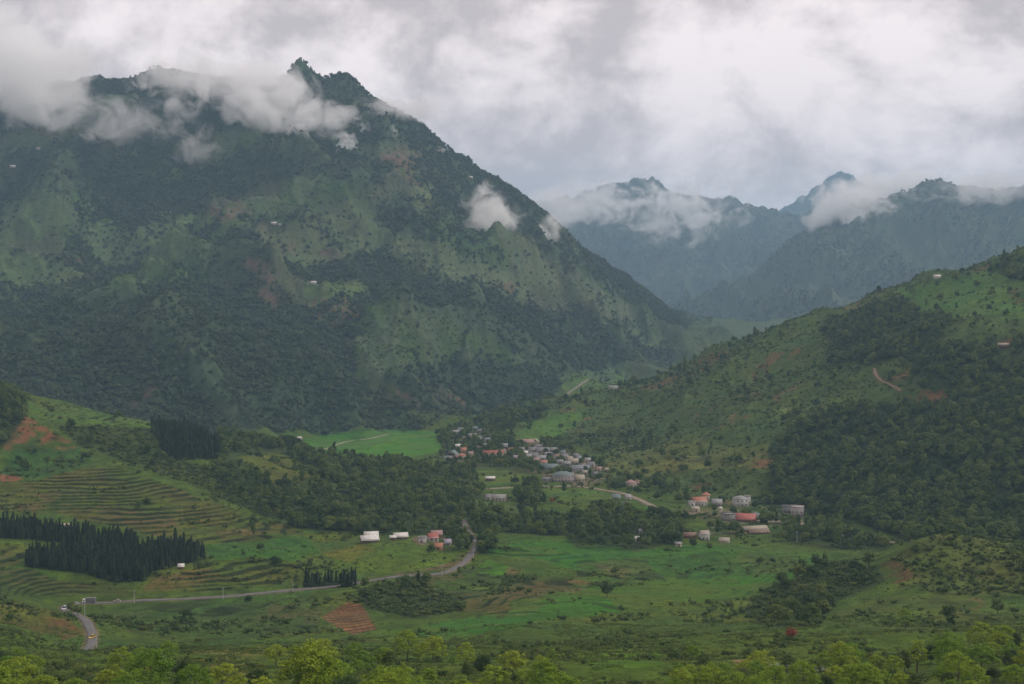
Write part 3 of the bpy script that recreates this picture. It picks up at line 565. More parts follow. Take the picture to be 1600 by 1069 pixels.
def flat_mat(name, c, rough=.8, var=.25, scale=.6, metal=0.0):
    if name in MATS: return MATS[name]
    m, t, b = new_mat(name); L = t.links.new
    tcn = N(t, 'ShaderNodeTexCoord'); f = noise(t, tcn.outputs['Object'], scale, 5, .65)
    d = tuple(x * (1 - var) for x in c); u_ = tuple(min(1, x * (1 + var * .7)) for x in c)
    L(ramp(t, f, [(.3, d), (.7, u_)]), b.inputs['Base Color']); b.inputs['Roughness'].default_value = rough; b.inputs['Metallic'].default_value = metal
    MATS[name] = m; return m
LAND = ground_mat()
BARK = flat_mat('bark', (.09, .075, .055), .95, .4, 3)
LEAF_DARK = leaf_mat('leaf_dark', (.026, .044, .018), (.042, .066, .024), (.070, .095, .032), .15)
LEAF_MID = leaf_mat('leaf_mid', (.036, .066, .018), (.060, .098, .025), (.10, .135, .034), .22)
LEAF_BRIGHT = leaf_mat('leaf_bright', (.13, .235, .028), (.20, .30, .030), (.28, .345, .036), .32, .05, 1.8)
LEAF_SHRUB = leaf_mat('leaf_shrub', (.050, .086, .020), (.076, .118, .028), (.115, .140, .036), .25)
LEAF_PINE = leaf_mat('leaf_pine', (.015, .030, .014), (.025, .043, .019), (.042, .062, .025), .08)
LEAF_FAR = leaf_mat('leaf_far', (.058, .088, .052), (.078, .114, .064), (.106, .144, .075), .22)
LEAF_WOOD = leaf_mat('leaf_wood', (.042, .078, .020), (.078, .124, .028), (.145, .185, .040), .25)
LEAF_HERB = leaf_mat('leaf_herb', (.060, .105, .022), (.085, .125, .026), (.120, .140, .034), .3)
LEAF_RED = leaf_mat('leaf_red', (.20, .05, .03), (.22, .07, .03), (.25, .08, .04), .2)
LEAF_STRAW = leaf_mat('leaf_straw', (.16, .12, .05), (.20, .15, .07), (.22, .18, .09), .2)

# ------------------------------------------------------------------ mesh helpers
def mesh_np(name, V, Q, mat, smooth=False):
    me = bpy.data.meshes.new(name); V = np.asarray(V, np.float32); 
    if isinstance(Q, np.ndarray): Q = [Q]
    Q = [np.asarray(q, np.int32) for q in Q if len(q)]
    tot = np.concatenate([np.full(len(q), q.shape[1], np.int32) for q in Q]); flat = np.concatenate([q.ravel() for q in Q])
    me.vertices.add(len(V)); me.vertices.foreach_set('co', V.ravel())
    me.loops.add(len(flat)); me.loops.foreach_set('vertex_index', flat)
    me.polygons.add(len(tot)); me.polygons.foreach_set('loop_start', np.concatenate([[0], np.cumsum(tot)[:-1]]).astype(np.int32))
    if smooth: me.polygons.foreach_set('use_smooth', np.ones(len(tot), bool))
    me.update(calc_edges=True)
    if mat: me.materials.append(mat)
    return me
def tag(o, label=None, cat=None, group=None, kind=None):
    if label: o['label'] = label
    if cat: o['category'] = cat
    if group: o['group'] = group
    if kind: o['kind'] = kind
    return o
def link(name, me, parent=None):
    o = bpy.data.objects.new(name, me); COL.objects.link(o)
    if parent is not None: o.parent = parent
    return o
def empty(name, loc, rz=0, s=1):
    o = link(name, None); o.location = loc; o.rotation_euler = (0, 0, rz); o.scale = (s, s, s) if np.isscalar(s) else s
    o.empty_display_size = .5; return o

# ------------------------------------------------------------------ the land as meshes
nx = np.gradient(HT, axis=1) / np.maximum(np.gradient(GXX, axis=1), 1e-6)
def land(name, label_mask, first):
    q_ = label_mask
    i, j = np.nonzero(q_); q = np.stack([i * NC + j, i * NC + j + 1, (i + 1) * NC + j + 1, (i + 1) * NC + j], -1)
    u_, inv = np.unique(q, return_inverse=True); q = inv.reshape(-1, 4)
    V = np.stack([GXX.ravel()[u_], GYY.ravel()[u_], HT.ravel()[u_]], -1)
    me = mesh_np(name, V, q, LAND, True)
    ca = me.color_attributes.new('cover', 'FLOAT_COLOR', 'POINT')
    ca.data.foreach_set('color', np.concatenate([COVER.reshape(-1, 3)[u_], np.ones((len(u_), 1))], 1).astype(np.float32).ravel())
    me.normals_split_custom_set_from_vertices(NORM.reshape(-1, 3)[u_])
    o = link(name, me); tag(o, kind='structure'); return o
gi = np.gradient(np.stack([GXX, GYY, HT], -1), axis=0); gj = np.gradient(np.stack([GXX, GYY, HT], -1), axis=1)
NORM = np.cross(gj, gi); NORM /= np.linalg.norm(NORM, axis=-1, keepdims=True)
QZ = ZONE[:-1, :-1].copy()
pad = inpoly(((470, 703), (480, 685), (530, 676), (620, 671), (700, 676), (690, 705), (600, 722), (520, 722)), 1500, 2100, False)[:-1, :-1]; QZ[pad] = 4
QZ[(BARE > 0)[:-1, :-1]] = 5
QZ[(TERR > .7)[:-1, :-1] & (QZ == 0)] = 6
for k, nm in ((0, 'ground'), (1, 'mountain'), (2, 'hill'), (3, 'distant_mountains'), (4, 'rice_field'), (5, 'ploughed_field'), (6, 'terraced_fields')):
    land(nm, QZ == k, k)
# roads
def road(name, key, mat, lift=.12, edge=None):
    L, wd = ROADS[key]; T = np.gradient(L, axis=0); T /= np.linalg.norm(T, axis=1, keepdims=True); Nn = np.stack([-T[:, 1], T[:, 0]], 1)
    n = len(L); V = []
    wob = 1 + .08 * np.sin(np.arange(n) * 1.7) + .06 * np.sin(np.arange(n) * .6 + 2)
    for s in (-.5, -.25, 0, .25, .5):
        P = L + Nn * (s * wd * wob)[:, None]; zc = .06 * (1 - (2 * s) ** 2) 
        V.append(np.column_stack([P, ROADZ[key] + lift + zc]))
    for s in (-.53, .53):
        P = L + Nn * (s * wd * wob)[:, None]; V.append(np.column_stack([P, ROADZ[key] - .8]))
    V = np.concatenate(V); ii = np.arange(n - 1); Q = []
    for a, b in ((0, 1), (1, 2), (2, 3), (3, 4), (5, 0), (4, 6)):
        Q.append(np.stack([a * n + ii, b * n + ii, b * n + ii + 1, a * n + ii + 1], 1))
    o = link(name, mesh_np(name, V, np.concatenate(Q), mat, True)); tag(o, kind='structure'); return o
ASPH = flat_mat('asphalt', (.12, .116, .11), .85, .35, .25); DIRT = flat_mat('dirt', (.22, .18, .13), .95, .35, .2)
road('road', 'main', ASPH); road('dirt_road', 'dirt', DIRT); road('road', 'lane', ASPH); road('farm_track', 'track', flat_mat('track', (.27, .24, .17), .95, .3, .2)); road('footpath', 'path', flat_mat('redpath', (.22, .14, .095), .95, .3, .3), .25); road('dirt_road', 'upper', flat_mat('palegravel', (.24, .23, .20), .95, .3, .2))

# ------------------------------------------------------------------ tree prototypes (metres)
def ico(sub=1):
    t = (1 + 5 ** .5) / 2
    v = [(-1, t, 0), (1, t, 0), (-1, -t, 0), (1, -t, 0), (0, -1, t), (0, 1, t), (0, -1, -t), (0, 1, -t), (t, 0, -1), (t, 0, 1), (-t, 0, -1), (-t, 0, 1)]
    f = [(0, 11, 5), (0, 5, 1), (0, 1, 7), (0, 7, 10), (0, 10, 11), (1, 5, 9), (5, 11, 4), (11, 10, 2), (10, 7, 6), (7, 1, 8), (3, 9, 4), (3, 4, 2), (3, 2, 6), (3, 6, 8), (3, 8, 9), (4, 9, 5), (2, 4, 11), (6, 2, 10), (8, 6, 7), (9, 8, 1)]
    v = [np.array(p) / np.linalg.norm(p) for p in v]
    for _ in range(sub):
        c = {}; nf = []
        def mid(a, b):
            k = (min(a, b), max(a, b))
            if k not in c:
                p = v[a] + v[b]; v.append(p / np.linalg.norm(p)); c[k] = len(v) - 1
            return c[k]
        for a, b, d in f:
            x, y, z = mid(a, b), mid(b, d), mid(d, a); nf += [(a, x, z), (b, y, x), (d, z, y), (x, y, z)]
        f = nf
    return np.array(v), np.array(f)
IV, IF = ico(1); IV0, IF0 = ico(0)
def leaves(P, nrm, size, r):
    n = len(P); a = r.normal(size=(n, 3)); t1 = np.cross(nrm, a); t1 /= np.linalg.norm(t1, axis=1, keepdims=True) + 1e-9
    t2 = np.cross(nrm, t1); s = size * r.uniform(.6, 1.3, (n, 1)); e = s * r.uniform(.55, .9, (n, 1))
    V = np.stack([P - t1 * s - t2 * e * .3, P + t2 * e - t1 * s * .1, P + t1 * s + t2 * e * .2, P - t2 * e + t1 * s * .1], 1).reshape(-1, 3)
    return V, np.arange(n * 4).reshape(-1, 4)
def crown_mesh(name, seed, lobes, per, size, mat, core=.78, sub=1, up=.5, tierflat=1.0):
    """lobes: (x, y, z, rx, rz); leaf faces over and in each lobe, a rough dark core inside."""
    r = np.random.default_rng(seed); VV, Q, T, o = [], [], [], 0
    for (x, y, z, rx, rz) in lobes:
        n = max(6, int(per * rx * rx))
        d = r.normal(size=(n, 3)); d /= np.linalg.norm(d, axis=1, keepdims=True); d[:, 2] = np.where(d[:, 2] < -.45, -d[:, 2], d[:, 2])
        rad = np.clip(r.normal(.92, .22, (n, 1)), .3, 1.5); P = np.array([x, y, z]) + d * rad * np.array([rx, rx, rz])
        nr = d * .8 + np.array([0, 0, up]) + r.normal(size=(n, 3)) * .45; nr /= np.linalg.norm(nr, axis=1, keepdims=True)
        V, q = leaves(P, nr, size, r); VV.append(V); Q.append(q + o); o += len(V)
        if core > 0:
            iv, if_ = (IV, IF) if sub else (IV0, IF0)
            V = np.array([x, y, z]) + iv * r.uniform(core * .8, core * 1.1, (len(iv), 1)) * np.array([rx, rx, rz]); VV.append(V); T.append(if_ + o); o += len(V)
    return mesh_np(name, np.concatenate(VV), [np.concatenate(Q)] + ([np.concatenate(T)] if T else []), mat)
def tube(P, rad, n=6):
    P = np.array(P, float); V, Q = [], []
    for k, p in enumerate(P):
        d = P[min(k + 1, len(P) - 1)] - P[max(k - 1, 0)]; d /= np.linalg.norm(d) + 1e-9
        a = np.cross(d, (.3, .9, .1)); a /= np.linalg.norm(a); b = np.cross(d, a)
        for i in range(n):
            an = 2 * math.pi * i / n; V.append(p + (a * math.cos(an) + b * math.sin(an)) * rad[k])
    for k in range(len(P) - 1):
        for i in range(n): Q.append((k * n + i, k * n + (i + 1) % n, (k + 1) * n + (i + 1) % n, (k + 1) * n + i))
    return np.array(V), np.array(Q)
def trunk_mesh(name, seed, h, rad, ends, base=-.8):
    r = np.random.default_rng(seed); VV, QQ, o = [], [], 0
    top = np.array([r.normal() * .05 * h, r.normal() * .05 * h, h])
    stem = [np.array([0, 0, base]), np.array([0, 0, .1 * h]), top * .5 + r.normal(size=3) * .03 * h, top]
    V, Q = tube(stem, [rad * 1.3, rad, rad * .75, rad * .35]); VV.append(V); QQ.append(Q); o += len(V)
    for e in ends:
        e = np.array(e); s = r.uniform(.35, .8); a = top * s
        V, Q = tube([a, a * .5 + e * .5 + np.array([0, 0, .04 * h]), e], [rad * .45, rad * .3, rad * .1], 5); VV.append(V); QQ.append(Q + o); o += len(V)
    return mesh_np(name, np.concatenate(VV), np.concatenate(QQ), BARK, True)
def lobes_for(kind, seed, h, wd):
    r = np.random.default_rng(seed); out = []
    if kind == 'tier':                              # spreading, in layers
        n = 11
        for k in range(n):
            t = k / (n - 1); z = h * (.40 + .52 * t); rr = wd * .5 * (1.0 - .62 * t ** 1.5) * r.uniform(.45, .8); an = k * 2.4 + r.normal() * .3
            out.append((math.cos(an) * rr, math.sin(an) * rr, z, wd * r.uniform(.17, .27) * (1 - .3 * t), h * r.uniform(.06, .10)))
        out.append((0, 0, h * .72, wd * .26, h * .16))
    elif kind == 'round':
        for k in range(6):
            an = k * 2.1 + r.normal() * .4; rr = wd * r.uniform(.12, .27); out.append((math.cos(an) * rr, math.sin(an) * rr, h * r.uniform(.45, .8), wd * r.uniform(.2, .3), h * r.uniform(.15, .24)))
        out.append((0, 0, h * .64, wd * .32, h * .28))
    elif kind == 'tall':
        for k in range(5):
            t = k / 4; an = k * 2.3; rr = wd * .12; out.append((math.cos(an) * rr, math.sin(an) * rr, h * (.3 + .55 * t), wd * (.34 - .16 * t) * r.uniform(.85, 1.1), h * .17))
    elif kind == 'spray':                           # open crown of many small leafy sprays in loose layers
        n = 46
        for k in range(n):
            t = (k + .5) / n; z = h * (.34 + .62 * t + r.normal() * .03); rr = wd * .5 * math.sqrt(max(.02, 1 - (t * 1.02) ** 2.2)) * math.sqrt(r.uniform(.12, 1)); an = k * 2.399 + r.normal() * .3
            q = r.uniform(.075, .13) * wd; out.append((math.cos(an) * rr, math.sin(an) * rr, z, q, q * r.uniform(.35, .6)))
    elif kind == 'low':
        for k in range(4):
            an = k * 1.7 + r.normal() * .4; rr = wd * r.uniform(.12, .28); out.append((math.cos(an) * rr, math.sin(an) * rr, h * r.uniform(.3, .6), wd * r.uniform(.2, .3), h * r.uniform(.28, .42)))
    return out
PROTO = {}
def proto(key, kind, seed, h, wd, per, size, mat, core=.78, sub=1, up=.5, trunk=True):
    lb_ = lobes_for(kind, seed, h, wd); c = crown_mesh(key + '_crown', seed, lb_, per, size, mat, core, sub, up)
    t = trunk_mesh(key + '_trunk', seed, h * .7, h * .022 + .04, [(l[0] * .9, l[1] * .9, l[2] - l[4] * .3) for l in lb_[:6]]) if trunk else None
    PROTO[key] = (c, t, h)
for i in range(6): proto('near%d' % i, 'spray', 100 + i, (10, 8.5, 8, 11, 10, 7)[i], (12, 10, 9, 11, 7, 8)[i], (60, 62, 66, 60, 70, 70)[i], .21, LEAF_BRIGHT, .45, 0, .9)
for i in range(4): proto('neard%d' % i, ('spray', 'round', 'tall', 'spray')[i], 140 + i, (8, 8, 10, 6.5)[i], (8, 8, 6, 7)[i], (66, 90, 90, 66)[i], .22, LEAF_MID, (.5, .7, .7, .5)[i], 0, .7)
for i in range(6): proto('mid%d' % i, ('round', 'tier', 'tall', 'round', 'tier', 'round')[i], 200 + i, (9, 9, 12, 8, 10, 10)[i], (8, 9.5, 6, 8.5, 9, 7.5)[i], 18, .62, LEAF_WOOD, .82, 1, .5)
for i in range(6): proto('far%d' % i, ('round', 'round', 'tall', 'round', 'round', 'tier')[i], 300 + i, (8, 8, 10, 7, 9, 8)[i], (8.5, 9, 6.5, 8, 8, 9)[i], 4, 1.05, LEAF_FAR, .9, 0, .4)
for i in range(4): proto('shrub%d' % i, 'low', 400 + i, (2.4, 1.8, 3, 2.2)[i], (3.2, 2.8, 3.4, 3.6)[i], 40, .26, LEAF_SHRUB, .75, 1, .5, False)
for i in range(4): proto('bush%d' % i, 'low', 420 + i, (2.6, 2.0, 3.2, 2.4)[i], (4, 3.4, 4.2, 4.4)[i], 8, .5, LEAF_SHRUB, .85, 0, .4, False)
def herb_proto(key, seed):
    r = np.random.default_rng(seed); n = 46; an = r.uniform(0, 6.28, n); rr = np.sqrt(r.uniform(0, 1, n)) * 1.1
    P = np.column_stack([np.cos(an) * rr, np.sin(an) * rr, r.uniform(.1, .75, n) * (1.1 - .6 * rr)]); nr = np.column_stack([np.cos(an) * .6, np.sin(an) * .6, np.ones(n)]) + r.normal(size=(n, 3)) * .5; nr /= np.linalg.norm(nr, axis=1, keepdims=True)
    V, q = leaves(P, nr, .2, r); PROTO[key] = (mesh_np(key, V, q, LEAF_HERB), None, .8)
for i in range(3): herb_proto('herb%d' % i, 460 + i)
def pine_proto(key, seed, h, wd):
    r = np.random.default_rng(seed); VV, Q, o = [], [], 0; n = 300
    t = r.uniform(.06, 1, n) ** .9; rad = wd * .5 * np.clip(1.12 - t, .04, 1) ** .75 * r.uniform(.55, 1.05, n); an = r.uniform(0, 2 * math.pi, n)
    P = np.column_stack([np.cos(an) * rad, np.sin(an) * rad, h * t]); d = np.column_stack([np.cos(an), np.sin(an), r.uniform(.2, .9, n)]); d /= np.linalg.norm(d, axis=1, keepdims=True)
    V, q = leaves(P, d + r.normal(size=(n, 3)) * .3, .62, r); VV.append(V); Q.append(q); o = len(V)
    m = 8; zs = np.array([.05, .3, .6, .85, .99]); rs = np.array([.75, .8, .6, .32, .03]) * wd * .5 * .85; C_ = []
    for z, rr in zip(zs, rs):
        for i in range(m):
            jj = r.uniform(.85, 1.15); C_.append((math.cos(i * 2 * math.pi / m) * rr * jj, math.sin(i * 2 * math.pi / m) * rr * jj, z * h))
    qs = [(k * m + i, k * m + (i + 1) % m, (k + 1) * m + (i + 1) % m, (k + 1) * m + i) for k in range(4) for i in range(m)]
    VV.append(np.array(C_)); Q.append(np.array(qs) + o)
    c = mesh_np(key + '_crown', np.concatenate(VV), np.concatenate(Q), LEAF_PINE)
    V, q = tube([(0, 0, -.8), (0, 0, h * .4), (0, 0, h * .95)], [.2, .15, .04]); PROTO[key] = (c, mesh_np(key + '_trunk', V, q, BARK, True), h)
for i in range(4): pine_proto('pine%d' % i, 500 + i, (13, 14.5, 12, 15)[i], (4.2, 4.6, 3.8, 4.4)[i])

# ------------------------------------------------------------------ planting
AREA = np.zeros((NR, NC)); dY = np.gradient(GY); AREA[:] = dY[:, None] * np.gradient(GA)[None] * wid(GY)[:, None]
SL = (HT - CAMZ) / np.maximum(GYY, 1); TOPMAX = np.maximum.accumulate(np.where(GYY > 100, SL, -9), axis=0)
VIS = (HT + 9 - CAMZ) / np.maximum(GYY, 1) >= TOPMAX - .004
INF = VIS & (np.abs(GXX) < .415 * GYY + 40)
HOUSES = []
def scatter(dens, seed, houses=False):
    r = np.random.default_rng(seed); n = r.poisson(np.clip(dens, 0, None) * AREA * INF); i, j = np.nonzero(n); k = n[i, j]
    i, j = np.repeat(i, k), np.repeat(j, k); i2 = np.minimum(i + 1, NR - 1)
    y = GY[i] + r.uniform(-.5, .5, len(i)) * dY[i]; a = GA[j] + r.uniform(-.5, .5, len(j)) * np.gradient(GA)[j]; x = a * wid(y)
    if houses:                                      # keep plots clear of trees, and most of the view from below open
        ok = np.ones(len(x), bool)
        for hx, hy, hw in HOUSES:
            n_ = np.hypot(hx, hy); dx, dy = x - hx, y - hy; f = -(dx * hx + dy * hy) / n_; sd = np.abs(dx * hy - dy * hx) / n_
            ok &= ~((sd < hw * .5 + 4) & (f > -6) & (f < 10)) & ~((sd < hw * .5 + 1.5) & (f > 0) & (f < houses) & (r.random(len(x)) < .9))
        x, y = x[ok], y[ok]
    return x, y, ground(x, y), r
# ------------------------------------------------------------------ buildings
def bx(x0, x1, y0, y1, z0, z1):
    V = np.array([(x, y, z) for z in (z0, z1) for y in (y0, y1) for x in (x0, x1)], float)
    return V, np.array([(0, 2, 3, 1), (4, 5, 7, 6), (0, 1, 5, 4), (2, 6, 7, 3), (0, 4, 6, 2), (1, 3, 7, 5)])
def join(*parts):
    V, Q, o = [], [], 0
    for v_, q in parts: V.append(v_); Q.append(np.asarray(q) + o); o += len(v_)
    return np.concatenate(V), np.concatenate(Q)
def part(name, mat, parent, *boxes, smooth=False):
    V, Q = join(*boxes); return link(name, mesh_np(name, V, Q, mat, smooth), parent)
GLASS = flat_mat('window_glass', (.03, .035, .04), .25, .2, 2); FRAME = flat_mat('window_frame', (.5, .48, .45), .7, .2, 2); DOORM = flat_mat('door_wood', (.14, .09, .06), .7, .3, 2)
_v, _q = bx(-.65, .65, -.06, .05, 0, 1.3); WIN_ME = mesh_np('window', _v, _q, FRAME)
_v, _q = bx(-.54, .54, -.09, -.02, .1, 1.2); PANE_ME = mesh_np('pane', _v, _q, GLASS)
_v, _q = bx(-.55, .55, -.07, .05, 0, 2.1); DOOR_ME = mesh_np('door', _v, _q, DOORM)
WALLC = {'white': (.62, .60, .56), 'cream': (.55, .48, .35), 'pink': (.48, .42, .39), 'grey': (.30, .29, .27), 'yellow': (.50, .42, .24), 'wood': (.17, .12, .08), 'brick': (.30, .15, .10), 'blue': (.42, .48, .56), 'orange': (.50, .28, .16)}
ROOFC = {'red': (.40, .11, .08), 'rose': (.36, .21, .19), 'orange': (.42, .17, .09), 'grey': (.25, .25, .25), 'lightgrey': (.40, .40, .39), 'teal': (.20, .27, .26), 'white': (.72, .70, .64), 'cream': (.52, .45, .33), 'brown': (.22, .14, .09), 'lavender': (.33, .31, .34), 'violet': (.34, .29, .36), 'bluegrey': (.30, .34, .38)}
def gable(W, D, h, rh, ov, th):                     # ridge along x
    a, b, e = W / 2 + ov, D / 2 + ov, rh * ov / (D / 2)
    V = [(-a, -b, h - e), (a, -b, h - e), (a, 0, h + rh), (-a, 0, h + rh), (-a, b, h - e), (a, b, h - e)]
    V = V + [(x, y, z + th) for x, y, z in V]
    Q = [(0, 3, 2, 1), (3, 4, 5, 2), (6, 7, 8, 9), (9, 8, 11, 10), (0, 1, 7, 6), (5, 4, 10, 11), (1, 2, 8, 7), (2, 5, 11, 8), (0, 6, 9, 3), (3, 9, 10, 4)]
    return np.array(V, float), np.array(Q)
def hip(W, D, h, rh, ov, th):
    a, b = W / 2 + ov, D / 2 + ov; r = max(.2, W / 2 - D / 2)
    V = [(-a, -b, h), (a, -b, h), (a, b, h), (-a, b, h), (-a, -b, h + th), (a, -b, h + th), (a, b, h + th), (-a, b, h + th), (-r, 0, h + rh + th), (r, 0, h + rh + th)]
    Q = [(0, 3, 2, 1), (0, 1, 5, 4), (2, 3, 7, 6), (1, 2, 6, 5), (3, 0, 4, 7), (4, 5, 9, 8), (6, 7, 8, 9)]
    T = [(5, 6, 9, 9), (7, 4, 8, 8)]
    return np.array(V, float), np.array(Q), np.array([(5, 6, 9), (7, 4, 8)])
def house(u, v_, wpx, hm_, D, roof, rc, wc, yaw, label, cat='house', name='house', group=None, rh=None, windows=True, Y=None, loc=None):
    p = loc or hit(u, v_); x, y, z = p; W = wpx / F * y; HOUSES.append((x, y, W))
    e = empty(name, (x, y, z), R(yaw) - math.atan2(x, y) * .0); tag(e, label, cat, group)
    wm = flat_mat('wall_' + wc, tuple(q * .68 for q in WALLC[wc]), .9, .28, .5); rm = flat_mat('roof_' + rc, tuple(q * (.62 if 'grey' in rc or rc in ('lavender', 'teal', 'cream') else .85) for q in ROOFC[rc]), .6, .3, .6)
    # level the footing so no corner hangs in the air
    base = -2.2
    wv, wq = bx(-W / 2, W / 2, -D / 2, D / 2, base, hm_)
    if roof == 'gable':
        rh = rh or D * .36; hm_ = hm_ * .85; n = len(wv); wv = np.concatenate([wv, [(-W / 2, 0, hm_ + rh), (W / 2, 0, hm_ + rh)]])
        me = mesh_np('wall', wv, [wq, np.array([(4, 6, 8), (5, 9, 7)])], wm); link('wall', me, e)
        part('roof', rm, e, gable(W, D, hm_ + .03, rh, .55, .14))
    elif roof == 'hip':
        link('wall', mesh_np('wall', wv, wq, wm), e); V, Q, T = hip(W, D, hm_ + .02, rh or D * .3, .5, .15); link('roof', mesh_np('roof', V, [Q, T], rm), e)
    elif roof == 'shed':
        link('wall', mesh_np('wall', wv, wq, wm), e); a, b = W / 2 + .5, D / 2 + .5; rr = rh or D * .22
        V = np.array([(-a, -b, hm_ + .02), (a, -b, hm_ + .02), (a, b, hm_ + rr), (-a, b, hm_ + rr)], float); V = np.concatenate([V, V + [0, 0, .15]])
        link('roof', mesh_np('roof', V, np.array([(0, 3, 2, 1), (4, 5, 6, 7), (0, 1, 5, 4), (1, 2, 6, 5), (2, 3, 7, 6), (3, 0, 4, 7)]), rm), e)
    else:
        link('wall', mesh_np('wall', wv, wq, wm), e)
        part('roof', rm, e, bx(-W / 2 - .25, W / 2 + .25, -D / 2 - .25, D / 2 + .25, hm_ + .01, hm_ + .25))
        t = .2; part('parapet', wm, e, bx(-W / 2 - .2, W / 2 + .2, -D / 2 - .2, -D / 2 - .2 + t, hm_ + .26, hm_ + 1), bx(-W / 2 - .2, W / 2 + .2, D / 2, D / 2 + t, hm_ + .26, hm_ + 1), bx(-W / 2 - .2, -W / 2, -D / 2 + .01, D / 2 - .01, hm_ + .26, hm_ + .99), bx(W / 2, W / 2 + .2, -D / 2 + .01, D / 2 - .01, hm_ + .26, hm_ + .99))
    if windows:
        nfl = max(1, int(hm_ / 2.9)); nw = max(1, int(W / 3.2))
        for fl in range(nfl):
            for k in range(nw):
                X = -W / 2 + W * (k + .5) / nw
                if fl == 0 and k == nw // 2:
                    d = link('door', DOOR_ME, e); d.location = (X, -D / 2 - .02, .05); continue
                q = link('window', WIN_ME, e); q.location = (X, -D / 2 - .02, fl * 3 + 1.0); link('pane', PANE_ME, q)
            for s in (-1, 1):
                q = link('window', WIN_ME, e); q.location = (s * (W / 2 + .02), 0, fl * 3 + 1.0); q.rotation_euler = (0, 0, s * math.pi / 2); link('pane', PANE_ME, q)
    return e
H = house
# village, from the rice field to the hill
H(707, 716, 12, 3.4, 18, 'gable', 'teal', 'white', 62, 'long hall with grey-green roof at the left end of the village', 'hall', 'hall')
H(724, 709, 9, 5, 9, 'gable', 'orange', 'orange', 20, 'tall orange-roofed house at the left end of the village')
H(722, 717, 12, 4, 8, 'hip', 'orange', 'cream', -15, 'orange tiled house in front of the tall orange-roofed one')
H(712, 719, 7, 3, 7, 'gable', 'red', 'white', 30, 'small red-roofed house next to the grey-green hall')
H(700, 721, 9, 2.8, 6, 'shed', 'lightgrey', 'white', 10, 'low pale shed at the leftmost corner of the village', 'shed', 'shed')
H(771, 713, 31, 4.2, 9, 'gable', 'red', 'cream', -4, 'long red-roofed school block behind dark trees', 'school', 'school_building')
H(821, 695, 27, 4.2, 10, 'gable', 'rose', 'yellow', -6, 'long pink-roofed block at the upper edge of the village', 'school', 'school_building')
H(836, 695, 8, 4.8, 10, 'gable', 'cream', 'yellow', 70, 'yellow house with its gable to the front, at the end of the pink-roofed block')
H(766, 751, 14, 2.6, 6, 'shed', 'white', 'wood', -3, 'white-roofed hut standing alone in the village meadow', 'hut', 'hut')
H(880, 752, 31, 6.4, 12, 'hip', 'teal', 'pink', 8, 'two-storey pale pink building with teal roof in the village centre', 'building', 'public_building')
H(905, 752, 15, 4, 9, 'gable', 'cream', 'cream', 6, 'cream house beside the two-storey pink building')
H(907, 736, 27, 4, 8, 'gable', 'bluegrey', 'white', 3, 'long house with blue-grey roof behind the cream house')
H(860, 734, 23, 3.6, 9, 'gable', 'teal', 'grey', 5, 'grey-green roofed house up left from the two-storey pink building')
H(896, 725, 15, 4, 8, 'gable', 'cream', 'cream', -6, 'cream house above the long blue-grey roof')
H(855, 752, 14, 2.4, 6, 'shed', 'grey', 'grey', 0, 'low grey shed left of the two-storey pink building', 'shed', 'shed')
H(986, 760, 16, 3.6, 10, 'hip', 'rose', 'cream', 5, 'pink-roofed house standing alone right of the village centre')
H(997, 758, 8, 3, 7, 'gable', 'brown', 'white', -10, 'small brown-roofed annex right of the lone pink-roofed house')
gl = [(848, 707, 20, 'lavender', 8, 9), (834, 715, 15, 'grey', -8, 8), (846, 719, 18, 'lightgrey', 5, 7), (832, 706, 13, 'grey', 15, 8), (866, 706, 10, 'lightgrey', -12, 7), (856, 714, 12, 'lavender', 20, 7), (841, 701, 12, 'grey', 0, 7), (882, 716, 10, 'grey', 14, 7), (886, 728, 10, 'lightgrey', -5, 7), (900, 715, 8, 'grey', 0, 6), (918, 722, 9, 'lightgrey', 12, 6), (924, 729, 10, 'grey', -15, 7), (875, 725, 9, 'lavender', 4, 6), (712, 678, 10, 'lightgrey', 10, 7), (720, 674, 9, 'grey', -10, 7), (738, 683, 12, 'lightgrey', 14, 6), (748, 687, 9, 'grey', -20, 6), (761, 690, 9, 'bluegrey', 25, 6), (752, 676, 10, 'grey', 0, 7), (788, 699, 10, 'lightgrey', 8, 6), (758, 699, 8, 'grey', -6, 6), (708, 668, 12, 'brown', 5, 7), (815, 705, 8, 'grey', 10, 6), (826, 716, 9, 'lightgrey', -4, 6), (904, 719, 7, 'bluegrey', 22, 6), (893, 745, 6, 'grey', 0, 5), (915, 742, 8, 'cream', -12, 6), (930, 744, 7, 'grey', 10, 5), (838, 722, 9, 'rose', 10, 6), (870, 716, 8, 'brown', -8, 6), (890, 720, 8, 'cream', 16, 6), (850, 726, 9, 'orange', 4, 6), (912, 730, 7, 'brown', -14, 5), (820, 711, 8, 'white', 8, 6), (880, 710, 7, 'teal', -10, 6), (806, 718, 8, 'violet', 12, 6), (936, 736, 7, 'rose', -6, 5), (798, 706, 7, 'orange', 15, 6), (735, 712, 8, 'rose', 10, 6), (744, 703, 8, 'brown', -12, 6), (728, 688, 9, 'cream', 6, 6), (770, 684, 8, 'violet', -8, 6), (742, 672, 8, 'teal', 10, 6), (716, 700, 8, 'white', -15, 6), (786, 708, 8, 'brown', 6, 6)]
ORD = ('leftmost', 'second from the left', 'third from the left', 'fourth from the left', 'fifth from the left', 'sixth from the left', 'seventh from the left', 'eighth from the left', 'ninth from the left', 'tenth from the left', 'eleventh from the left')
RN = {'lightgrey': 'pale grey', 'bluegrey': 'blue-grey', 'grey': 'dark grey'}
gl.sort(); cnt = {}
